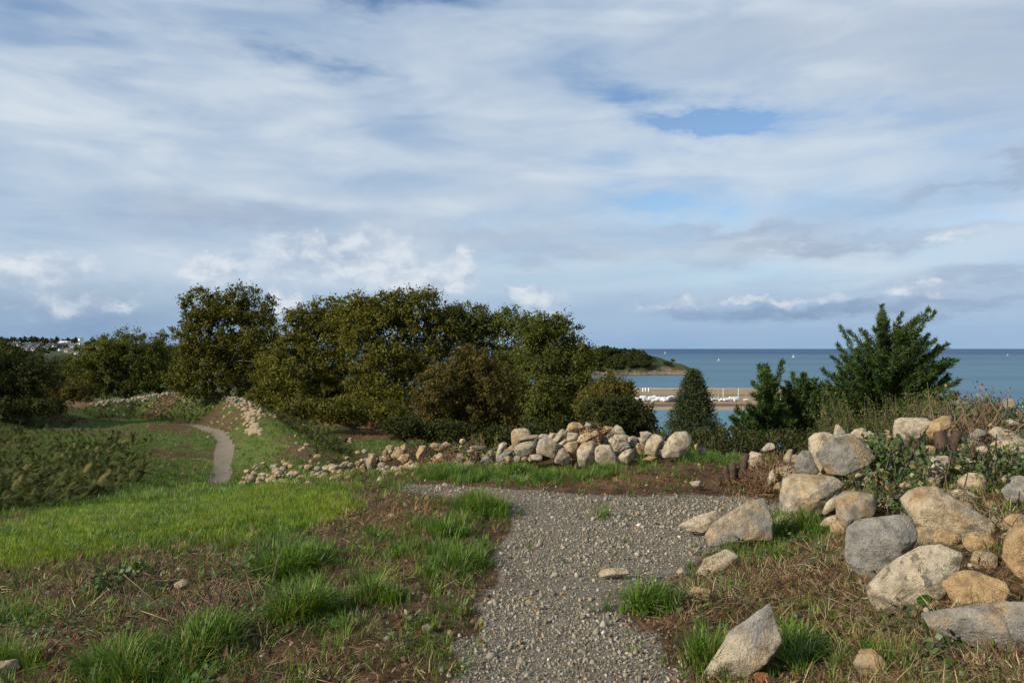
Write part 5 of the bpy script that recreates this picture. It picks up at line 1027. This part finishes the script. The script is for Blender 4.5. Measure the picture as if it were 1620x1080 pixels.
# ------------------------------------------------------------------ ground cover by instancing (stuff)
LIB = bpy.data.collections.new('scatter_sources')
def scatter(name, protos, P, rot, scl, label, cat=None):
    """geometry nodes: one point per clump, one of the source meshes on it"""
    n = len(P); me = bpy.data.meshes.new(name); me.vertices.add(n); me.vertices.foreach_set('co', np.ascontiguousarray(P, np.float32).ravel())
    for nm, ty, arr in (('rot', 'FLOAT_VECTOR', rot), ('scl', 'FLOAT', scl), ('idx', 'INT', RNG.integers(0, len(protos), n))):
        at = me.attributes.new(nm, ty, 'POINT'); arr = np.ascontiguousarray(arr, np.int32 if ty == 'INT' else np.float32)
        at.data.foreach_set('vector' if ty == 'FLOAT_VECTOR' else 'value', arr.ravel())
    me.update(); o = link(name, me)
    ng = bpy.data.node_groups.new(name, 'GeometryNodeTree'); ng.interface.new_socket('Geometry', in_out='INPUT', socket_type='NodeSocketGeometry'); ng.interface.new_socket('Geometry', in_out='OUTPUT', socket_type='NodeSocketGeometry')
    gi = ng.nodes.new('NodeGroupInput'); go = ng.nodes.new('NodeGroupOutput'); L = ng.links
    g2i = ng.nodes.new('GeometryNodeGeometryToInstance')
    for m_ in reversed(protos):
        po = bpy.data.objects.new(name + '_source', m_); LIB.objects.link(po)
        oi = ng.nodes.new('GeometryNodeObjectInfo'); oi.inputs['Object'].default_value = po; L.new(oi.outputs['Geometry'], g2i.inputs[0])
    mp = ng.nodes.new('GeometryNodeMeshToPoints'); L.new(gi.outputs[0], mp.inputs[0])
    iop = ng.nodes.new('GeometryNodeInstanceOnPoints'); L.new(mp.outputs[0], iop.inputs['Points']); L.new(g2i.outputs[0], iop.inputs['Instance']); iop.inputs['Pick Instance'].default_value = True
    def attr(nm, ty):
        a = ng.nodes.new('GeometryNodeInputNamedAttribute'); a.data_type = ty; a.inputs[0].default_value = nm; return a.outputs[0]
    L.new(attr('idx', 'INT'), iop.inputs['Instance Index'])
    e2r = ng.nodes.new('FunctionNodeEulerToRotation'); L.new(attr('rot', 'FLOAT_VECTOR'), e2r.inputs[0]); L.new(e2r.outputs[0], iop.inputs['Rotation']); L.new(attr('scl', 'FLOAT'), iop.inputs['Scale'])
    L.new(iop.outputs[0], go.inputs[0]); md = o.modifiers.new('scatter', 'NODES'); md.node_group = ng
    return tag(o, label, cat, kind='stuff')
def blades(n, h, w, spread, lean, mat, segs=3, flat=0.0, curl=1.0):
    V = []; Fc = []
    for k in range(n):
        a = random.uniform(0, 6.283); r = spread * math.sqrt(random.random()); x, y = r * math.cos(a), r * math.sin(a); L = h * random.uniform(.55, 1.15); ln = lean * random.uniform(.3, 1.3); b = a + random.uniform(-.8, .8)
        dx, dy = math.cos(b), math.sin(b); sx, sy = -dy, dx; i0 = len(V); ww = w * random.uniform(.7, 1.2)
        for s in range(segs):
            t = s / segs; o_ = ln * L * t ** (1 + curl * .8); z = L * t * (1 - flat) * math.sqrt(max(.05, 1 - (ln * t) ** 2 * .55)) + flat * .02; wd = ww * (1 - t * .55)
            V += [(x + dx * o_ - sx * wd, y + dy * o_ - sy * wd, z), (x + dx * o_ + sx * wd, y + dy * o_ + sy * wd, z)]
        t = 1; o_ = ln * L; z = L * (1 - flat) * math.sqrt(max(.05, 1 - ln ** 2 * .55)); V.append((x + dx * o_, y + dy * o_, z))
        for s in range(segs - 1): Fc.append((i0 + 2 * s, i0 + 2 * s + 1, i0 + 2 * s + 3, i0 + 2 * s + 2))
        Fc.append((i0 + 2 * segs - 2, i0 + 2 * segs - 1, i0 + 2 * segs))
    return pydata('tuft', V, Fc, mat)
def sample_ground(n, ymax=40, ymin=2.6, pw=1.0):
    """points roughly even over the view: denser near the camera"""
    y = ymin * (ymax / ymin) ** (RNG.random(n) ** pw); s = RNG.uniform(-.78, .78, n); return s * (y + .6), y
def scatter_ground():
    def go(name, protos, x, y, scl, label, tilt=.15, zoff=0.0, flatrot=False, cat=None):
        P = np.stack([x, y, H(x, y) + zoff * scl], 1); n = len(x)
        # match the extra clods of the ground sheet
        P[:, 2] += (1 - smooth(9, 14, np.hypot(x, y))) * (fbm2(x, y, 9, 4, .7, .6) - .5) * .06 * (1 - mask_gravel(*proj(x, y)))
        rot = np.stack([RNG.normal(size=n) * tilt, RNG.normal(size=n) * tilt, RNG.random(n) * 6.283], 1)
        if flatrot: rot = RNG.random((n, 3)) * 6.283
        return scatter(name, protos, P, rot, scl, label, cat)
    # lush coarse tufts
    lush = [blades(random.randint(16, 26), .15, .0032, .05, .75, MT['grass'], 4) for _ in range(8)]
    x, y = sample_ground(110000, 16); Z = zones(x, y); tn = smooth(.47, .60, fbm2(x, y, 2.4, 3, 12.2)); dens = Z['lush'] ** 1.3 * (.22 + 1.05 * tn) * (1 - Z['gravel'] * .55) * .75 * np.clip(Z['d'] / 9, .25, 1.0)
    k = RNG.random(len(x)) < dens; x, y = x[k], y[k]
    sc = (.45 + .6 * tn[k]) * RNG.uniform(.55, 1.3, k.sum()) * (.55 + .75 * Z['lush'][k]) * np.clip(1.15 - Z['d'][k] * .03, .7, 1.1)
    go('grass_tufts', lush, x, y, sc, 'lush green grass tufts beside the gravel', cat='grass')
    # short grass everywhere green
    short = [blades(random.randint(12, 18), .065, .0026, .05, .7, MT['grass'], 2) for _ in range(6)]
    x, y = sample_ground(120000, 20); Z = zones(x, y); dens = (Z['green'] ** 1.2 * .40 + .035) * (1 - Z['gravel']) * np.clip(Z['d'] / 8, .3, 1)
    k = RNG.random(len(x)) < dens + .012 * (1 - Z['gravel'] * .85); go('short_grass', short, x[k], y[k], RNG.uniform(.6, 1.5, k.sum()) * np.clip(.9 + Z['d'][k] * .03, 1, 1.6), 'short green grass between the bare patches', cat='grass')
    # bright fine lawn
    fine = [blades(random.randint(16, 22), .06, .0024, .07, .7, MT['lawn'], 2) for _ in range(6)]
    x, y = sample_ground(110000, 20); Z = zones(x, y); dens = Z['lawn'] * .85 * (.12 + 1.0 * smooth(.38, .58, fbm2(x, y, 1.5, 4, 21.))) * np.clip(Z['d'] / 9, .3, 1) * (.4 + .9 * Z['n3']); k = RNG.random(len(x)) < dens
    go('lawn_grass', fine, x[k], y[k], RNG.uniform(.7, 1.4, k.sum()) * np.clip(.8 + Z['d'][k] * .03, 1, 1.5), 'bright fine young grass on the left', cat='grass')
    # middle distance grass, wider blades
    mid = [blades(14, .16, .010, .22, .6, MT['grass'], 2) for _ in range(5)]
    x, y = sample_ground(60000, 85, 15); Z = zones(x, y); dens = Z['green'] * (1 - Z['gravel']) * .55; k = RNG.random(len(x)) < dens
    go('meadow_grass', mid, x[k], y[k], RNG.uniform(.6, 1.3, k.sum()), 'green grass of the hollow and the far bank', cat='grass')
    # straw and dead stalks
    straw = [blades(random.randint(9, 15), .10, .0016, .09, 1.3, MT['straw'], 3, curl=.3, flat=.75) for _ in range(6)]
    x, y = sample_ground(90000, 15); Z = zones(x, y); right = smooth(1010, 1120, Z['u']) * smooth(870, 930, Z['v'] + (Z['u'] > 1300) * 60)
    dens = (1 - Z['gravel']) ** 2 * (1 - Z['lush'] * .8) * (.05 + .30 * right + .09 * Z['soil'] + .14 * Z['russet']) * np.clip(Z['d'] / 7, .35, 1) * (.2 + 1.6 * smooth(.4, .65, Z['n1']))
    k = RNG.random(len(x)) < dens; go('straw_litter', straw, x[k], y[k], RNG.uniform(.5, 1.25, k.sum()), 'dry straw and dead stalks on the bare ground', .5, cat='straw')
    rus = [blades(random.randint(9, 14), .07, .0026, .08, 1.3, MT['russet'], 2, curl=.2, flat=.6) for _ in range(6)]
    x, y = sample_ground(90000, 60); Z = zones(x, y); dens = (1 - Z['gravel']) * (.05 + .7 * Z['russet'] + .22 * Z['soil'] * (1 - Z['lush']) + .25 * smooth(1010, 1120, Z['u']) * smooth(850, 900, Z['v'])) * np.clip(Z['d'] / 8, .35, 1)
    k = RNG.random(len(x)) < dens; go('russet_litter', rus, x[k], y[k], RNG.uniform(.6, 1.4, k.sum()) * np.clip(Z['d'][k] / 14, 1, 3), 'russet dead fern litter on the soil', .4, cat='litter')
    # pebbles of the gravel
    peb = []
    for j in range(8):
        V, Fc = ICO[1]; V = V * (1 + .3 * RNG.normal(size=(len(V), 1)).clip(-1, 1)) * np.array([1.2, .9, .65]); peb.append(mesh_np('pebble', V, Fc, MT['pebble'], False))
    x, y = sample_ground(260000, 11.5, 2.7); Z = zones(x, y); k = RNG.random(len(x)) < (Z['gravel'] ** 1.5 * (.85 - .6 * smooth(.5, .66, Z['n1'])) + .012) * np.clip(Z['d'] / 6, .45, 1)
    s = np.exp(RNG.normal(size=k.sum()) * .52) * .0045 * np.clip(.75 + Z['d'][k] * .07, .9, 1.5); go('gravel', peb, x[k], y[k], s, 'grey crushed stone gravel of the path', zoff=.25, flatrot=True, cat='gravel')
    x, y = sample_ground(9000, 75, 25); Z = zones(x, y); k = Z['gravel'] > .5
    clod = []
    for j in range(5):
        V, Fc = ICO[1]; V = V * (1 + .35 * RNG.normal(size=(len(V), 1)).clip(-1, 1)) * np.array([1.2, 1, .7]); clod.append(mesh_np('clod', V, Fc, MT['clod'], False))
    x, y = sample_ground(50000, 14); Z = zones(x, y); k = RNG.random(len(x)) < (1 - Z['gravel']) * (1 - Z['green']) * .3
    go('soil_clods', clod, x[k], y[k], np.exp(RNG.normal(size=k.sum()).clip(-2, 1.6) * .5) * .010, 'crumbs and clods of brown soil', flatrot=True, zoff=.2, cat='soil')
    # low broad leaved weeds
    weeds = []
    for j in range(5):
        V = []; Fc = []
        for q in range(random.randint(14, 24)):
            a = random.uniform(0, 6.28); r = .03 + .09 * random.random(); c = np.array([r * math.cos(a), r * math.sin(a), .02 + .05 * random.random()]); L = random.uniform(.018, .032); t = random.uniform(0, 6.28); up = random.uniform(-.3, .5)
            d1 = np.array([math.cos(t), math.sin(t), up]); d2 = np.array([-math.sin(t), math.cos(t), random.uniform(-.4, .4)]); i = len(V)
            V += [c, c + d1 * L * .4 + d2 * L * .4, c + d1 * L, c + d1 * L * .4 - d2 * L * .4 + np.array([0, 0, .004])]; Fc.append((i, i + 1, i + 2, i + 3))
        weeds.append(pydata('weed', V, Fc, MT['weed']))
    x, y = sample_ground(16000, 13); Z = zones(x, y); k = RNG.random(len(x)) < (1 - Z['gravel']) * (.02 + .10 * smooth(.5, .7, fbm2(x, y, .8, 3, 6.6)))
    go('ground_weeds', weeds, x[k], y[k], RNG.uniform(.6, 1.3, k.sum()), 'small broad leaved weeds spread over the ground', .2, cat='weeds')
scatter_ground()

# ------------------------------------------------------------------ bracken
def frond(L, droop, seed):
    rs = random.Random(seed); V = []; Fc = []; n = 12
    for i in range(n):
        t = (i + 1) / (n + 1); x = L * t; z = L * .55 * t - droop * L * t * t; w = L * .30 * math.sin(math.pi * min(1, (1 - t) * 1.0 + .06)) ** .8 * (1.1 - t * .4)
        for sgn in (-1, 1):
            i0 = len(V); k = L * .038
            V += [(x - k, 0, z), (x + k, 0, z), (x + k * 2.0 + w * .15, sgn * w, z - w * .25 + rs.uniform(-.02, .02))]; Fc.append((i0, i0 + 1, i0 + 2) if sgn > 0 else (i0, i0 + 2, i0 + 1))
    return np.array(V), np.array(Fc)
FR = [frond(1, .45 + .08 * k, k) for k in range(5)]
def fern_mass(name, label, pts, mat, size, n, cat='bracken', kind='stuff'):
    Vs = []; Fs = []; cs = []; o = 0; x, y = pts; z = H(x, y)
    for i in range(len(x)):
        V0, F0 = FR[random.randrange(5)]; s = size * random.uniform(.55, 1.25) * min(1, max(.5, y[i] / 27)); a = random.uniform(0, 6.283); c_, s_ = math.cos(a), math.sin(a); h = random.uniform(.1, .9) * size; tl = random.uniform(-.1, 1.1); ct, st = math.cos(tl), math.sin(tl)
        V = V0 * s; V = np.stack([V[:, 0] * ct - V[:, 2] * st, V[:, 1], V[:, 0] * st + V[:, 2] * ct], 1); V = np.stack([V[:, 0] * c_ - V[:, 1] * s_, V[:, 0] * s_ + V[:, 1] * c_, V[:, 2] + h * .75], 1) + [x[i], y[i], z[i]]
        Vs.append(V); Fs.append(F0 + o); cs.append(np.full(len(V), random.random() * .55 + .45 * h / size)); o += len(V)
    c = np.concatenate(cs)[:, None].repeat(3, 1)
    o_ = link(name, mesh_np(name, np.concatenate(Vs), np.concatenate(Fs), mat, False, {'col': c})); tag(o_, label, cat, kind=kind)
def bracken():
    B = [(-400, 930), (-400, 690), (0, 676), (120, 684), (200, 692), (243, 702), (240, 735), (225, 765), (150, 795), (80, 822), (0, 850)]
    n = 110000; y = 15 * (58 / 15.) ** RNG.random(n); x = RNG.uniform(-.95, -.44, n) * y; u, v = proj(x, y); m = poly_mask(u, v, B, 6) > .5; m &= RNG.random(n) < .10 * np.clip(40 / y, 1, 2.4) * (.45 + 1.1 * smooth(.35, .65, fbm2(x, y, .45, 3, 2.9)))
    fern_mass('bracken', 'dense green bracken bank on the left side of the hollow', (x[m], y[m]), MT['bracken'], .50, 0)
    n = 30000; y = 26 * (60 / 26) ** RNG.random(n); x = RNG.uniform(-.5, .05, n) * y; u, v = proj(x, y)
    m = ell(u, v, [(610, 678, 60, 20, 1), (550, 662, 60, 14, .8), (470, 655, 40, 8, .6), (680, 695, 50, 12, .6), (250, 640, 110, 6, .5)]) > RNG.random(n) * 1.4; m &= RNG.random(n) < .14
    fern_mass('dead_bracken', 'russet dead bracken on the slope below the oaks', (x[m], y[m]), MT['bracken_dead'], .6, 0)
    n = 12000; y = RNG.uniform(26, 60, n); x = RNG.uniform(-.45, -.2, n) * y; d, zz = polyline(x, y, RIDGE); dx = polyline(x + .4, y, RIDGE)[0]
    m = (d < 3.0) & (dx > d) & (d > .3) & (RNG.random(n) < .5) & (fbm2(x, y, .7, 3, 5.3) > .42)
    fern_mass('flank_shade_scrub', 'dark scrub added to stand for the shade on the right flank of the grassy bank', (x[m], y[m]), MT['oak_dark'], .38, 0)  # dark fronds added along the right flank to stand for its shade
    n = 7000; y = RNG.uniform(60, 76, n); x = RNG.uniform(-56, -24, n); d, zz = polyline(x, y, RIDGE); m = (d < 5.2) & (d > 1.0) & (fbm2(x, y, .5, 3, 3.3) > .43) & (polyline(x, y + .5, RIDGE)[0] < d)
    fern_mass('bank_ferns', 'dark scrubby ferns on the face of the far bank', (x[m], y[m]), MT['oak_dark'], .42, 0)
bracken()

# ------------------------------------------------------------------ stumps, brambles, small foreground plants
def stump(label, posts, d):
    u = np.mean([p[0] for p in posts]); v = max(p[1] for p in posts); cx = (u - 810) / F * d; cz = gz(cx, d); root = empty('stump', (cx, d, cz), label, 'stump')
    for (ub, vb, ut, vt, r) in posts:
        b = np.array([(ub - 810) / F * d - cx, 0, EYE - (vb - HORIZON) / F * d - cz]); t = np.array([(ut - 810) / F * d - cx, random.uniform(-.05, .05), EYE - (vt - HORIZON) / F * d - cz]); rr = r / F * d
        n = 4; pts = [b + (t - b) * k / n + (RNG.normal(size=3) * .004 if 0 < k < n else 0) for k in range(n + 1)]; rad = [rr * (1.25 - .35 * k / n) * random.uniform(.96, 1.04) for k in range(n)] + [rr * .82]
        link('trunk', tubes_mesh('trunk', [(pts, rad, 12)], MT['char']), root)
stump('cluster of short charred stumps at the far edge of the gravel', [(1153, 762, 1147, 737, 4.2), (1160, 764, 1159, 733, 5.5), (1168, 762, 1165, 741, 5), (1172, 756, 1183, 718, 6), (1163, 767, 1172, 742, 4.5), (1136, 772, 1138, 758, 5)], 9.6)
stump('dark charred stumps under the square white topped block', [(1434, 722, 1432, 697, 9), (1446, 725, 1445, 694, 7), (1455, 718, 1452, 696, 4)], 7.7)
stump('thick charred stump leaning right, beside the layered orange rock', [(1492, 708, 1488, 684, 9), (1504, 716, 1512, 680, 8), (1498, 704, 1520, 686, 6)], 7.6)
stump('thin dark burnt stub among the bramble leaves', [(1539, 738, 1543, 716, 6)], 6.9)
stump('black rotten log lying in the brown litter beyond the lawn', [(520, 790, 562, 786, 5), (545, 792, 580, 789, 3.5)], 9.6)
sprig_bush('bramble', 'leafy green bramble trailing over the boulders at the right', 'bramble', 6.9, (1545, 765), [(1500, 738, 34, 16), (1560, 722, 60, 20), (1600, 740, 24, 24)], MT['bramble'], 46, 18, (.042, .016), lift=1.6)
sprig_bush('bramble', 'leafy green bramble between the large grey boulder and the notched boulder', 'bramble', 6.6, (1395, 780), [(1400, 770, 30, 26), (1385, 800, 26, 14), (1420, 800, 20, 14), (1385, 745, 18, 12)], MT['bramble'], 36, 18, (.04, .015), lift=1.0)
sprig_bush('bramble', 'bright green bramble sprig at the right shoulder of the grey boulder', 'bramble', 7.4, (1395, 720), [(1395, 705, 16, 18), (1405, 695, 12, 14)], MT['bramble'], 30, 22, (.05, .02), lift=1.0)
sprig_bush('bramble', 'dark bramble thicket on the crest of the heap at the right', 'bramble', 9.0, (1560, 690), [(1540, 660, 50, 26), (1590, 660, 40, 22), (1520, 640, 26, 24), (1610, 680, 30, 16)], MT['bramble'], 60, 18, (.045, .016), lift=1.6)
sprig_bush('dead_bramble', 'tangle of bare reddish dead stems beside the square block', 'bramble', 8.3, (1530, 690), [(1525, 650, 30, 40), (1545, 630, 30, 30), (1500, 660, 20, 20), (1570, 660, 40, 30)], MT['bracken_dead'], 80, 7, (.03, .009), dead=1, lift=1.0)
sprig_bush('dead_stalks', 'sheaf of dry tan stalks right of the cream and orange boulder', 'stalks', 6.3, (1555, 820), [(1550, 785, 26, 14), (1575, 800, 24, 16), (1590, 830, 22, 16)], MT['straw'], 80, 0, dead=1, lift=.2)
sprig_bush('dead_stalks', 'few bleached stalks in front of the notched boulder', 'stalks', 6.5, (1430, 780), [(1430, 760, 14, 20), (1445, 745, 16, 14)], MT['straw'], 14, 0, dead=1, lift=.1)
sprig_bush('dead_fern', 'red brown dead fern between the charred stumps and the heap', 'fern', 9.0, (1225, 765), [(1225, 745, 26, 16), (1240, 730, 24, 14), (1200, 765, 24, 8), (1180, 765, 20, 8)], MT['bracken_dead'], 130, 22, (.03, .008), dead=1, lift=.5)
sprig_bush('dead_fern', 'dark withered plant tangle on top of the stone wall', 'fern', 11.75, (940, 690), [(938, 676, 20, 8), (950, 680, 16, 8), (925, 682, 14, 6)], MT['bracken_dead'], 60, 14, (.035, .012), dead=1, lift=.3)
sprig_bush('dead_fern', 'reddish withered scrub on the low wall left of the tall stones', 'fern', 12.6, (730, 725), [(720, 715, 24, 10), (755, 695, 16, 8), (700, 722, 20, 8), (675, 735, 16, 8)], MT['bracken_dead'], 50, 14, (.035, .012), dead=1, lift=.3)
sprig_bush('shrub', 'small leafy green shrub growing along the low stone run', 'shrub', 12.4, (790, 735), [(800, 735, 16, 10), (775, 722, 18, 12), (730, 700, 30, 10), (770, 700, 24, 8), (790, 710, 14, 10)], MT['broom'], 50, 20, (.035, .014), lift=.3)
sprig_bush('shrub', 'green and brown scrub spilling over the middle of the low stone run', 'shrub', 14.6, (620, 720), [(640, 700, 26, 10), (600, 712, 24, 10), (660, 712, 20, 8), (570, 735, 16, 8), (700, 700, 24, 8)], MT['broom'], 60, 20, (.035, .014), lift=.3)
sprig_bush('weed', 'leafy green weed wedged between the blue grey and lichen blotched boulders', 'weed', 5.25, (1412, 885), [(1418, 872, 12, 8), (1408, 882, 8, 6)], MT['bramble'], 16, 16, (.03, .014), lift=.1)
sprig_bush('weed', 'small green weed with round leaves in the soil at the left', 'weed', 5.7, (195, 930), [(195, 918, 24, 10), (180, 924, 14, 8)], MT['bramble'], 34, 12, (.035, .018), lift=.4)
sprig_bush('weed', 'trailing green weed in the dry grass below the long slab', 'weed', 4.1, (1490, 1050), [(1490, 1045, 30, 12), (1500, 1015, 14, 12), (1470, 1050, 14, 10)], MT['bramble'], 26, 12, (.035, .017), lift=.2)
sprig_bush('weed', 'dark leafy weed in the tall grass left of the gravel', 'weed', 6.2, (430, 905), [(425, 890, 30, 10), (450, 895, 20, 8)], MT['bramble'], 50, 14, (.03, .015), lift=.4)
sprig_bush('dead_stalks', 'grey brown dead tussock in the middle of the left soil patch', 'stalks', 4.9, (345, 980), [(340, 962, 30, 12), (315, 975, 24, 10)], MT['straw'], 220, 0, dead=1, lift=.0)
def leaf_plate(name, label, cat, u, v, d, r, mat, n=11, cup=.25):
    c = P3(u, v, d); rr = r / F * d; V = [(0, 0, 0)]; 
    for k in range(n): a = 6.283 * k / n; q = rr * (1 + .12 * math.sin(3 * a) + .08 * random.random()); V.append((q * math.cos(a), -.35 * q * math.sin(a), q * math.sin(a) * .9 + cup * rr * random.uniform(-.3, .3)))
    T = [(x, y - .003, z) for x, y, z in V]; Fc = [(0, k + 1, (k + 1) % n + 1) for k in range(n)]; m_ = n + 1
    Fc2 = [(m_, m_ + (k + 1) % n + 1, m_ + k + 1) for k in range(n)]; side = [(k + 1, m_ + k + 1, m_ + (k + 1) % n + 1, (k + 1) % n + 1) for k in range(n)]
    o = link(name, pydata(name, V + T, Fc + Fc2 + side, mat), loc=c); tag(o, label, cat); return o
MT['bright_leaf'] = M_plain('bright_leaf', (0.035, 0.12, 0.02), (0.06, 0.19, 0.03), 60, .4); MT['orange_leaf'] = M_plain('orange_leaf', (0.33, 0.12, 0.04), (0.5, 0.22, 0.08), 60, .6)
leaf_plate('leaf', 'single round bright green leaf at the foot of the lichen blotched boulder', 'leaf', 1461, 948, 4.62, 11, MT['bright_leaf'])
leaf_plate('fallen_leaf', 'orange fallen leaf in the grass at the bottom edge', 'leaf', 1203, 1070, 3.85, 11, MT['orange_leaf'])
def twigs():
    for k, (u, v, L, a, lab) in enumerate([(230, 935, .5, .3, 'pale dead twig lying across the bare soil at the left'), (60, 1065, .25, 1.2, 'short forked twig beside the cream stone at the lower left'), (1340, 765, .5, -.6, 'long tan stalk leaning over the foot of the large grey boulder'), (1250, 1000, .3, .5, 'thin dry twig in the grass right of the pointed boulder')]):
        h = hit(u, v); root = P = []; p = np.array([0, 0, .03]); pts = [p]; 
        for i in range(6): p = p + np.array([math.cos(a) * L / 6, math.sin(a) * L / 6 * .6, random.uniform(-.012, .014)]) + RNG.normal(size=3) * .008; pts.append(p)
        tb = [(pts, [.005, .005, .0045, .004, .0035, .003, .002], 5), ([pts[2], pts[2] + np.array([.05, .04, .05])], [.003, .0015], 4)]
        tag(link('twig', tubes_mesh('twig', tb, MT['deadwood']), loc=tuple(h)), lab, 'twig')
twigs()
print('objects', len(bpy.data.objects))
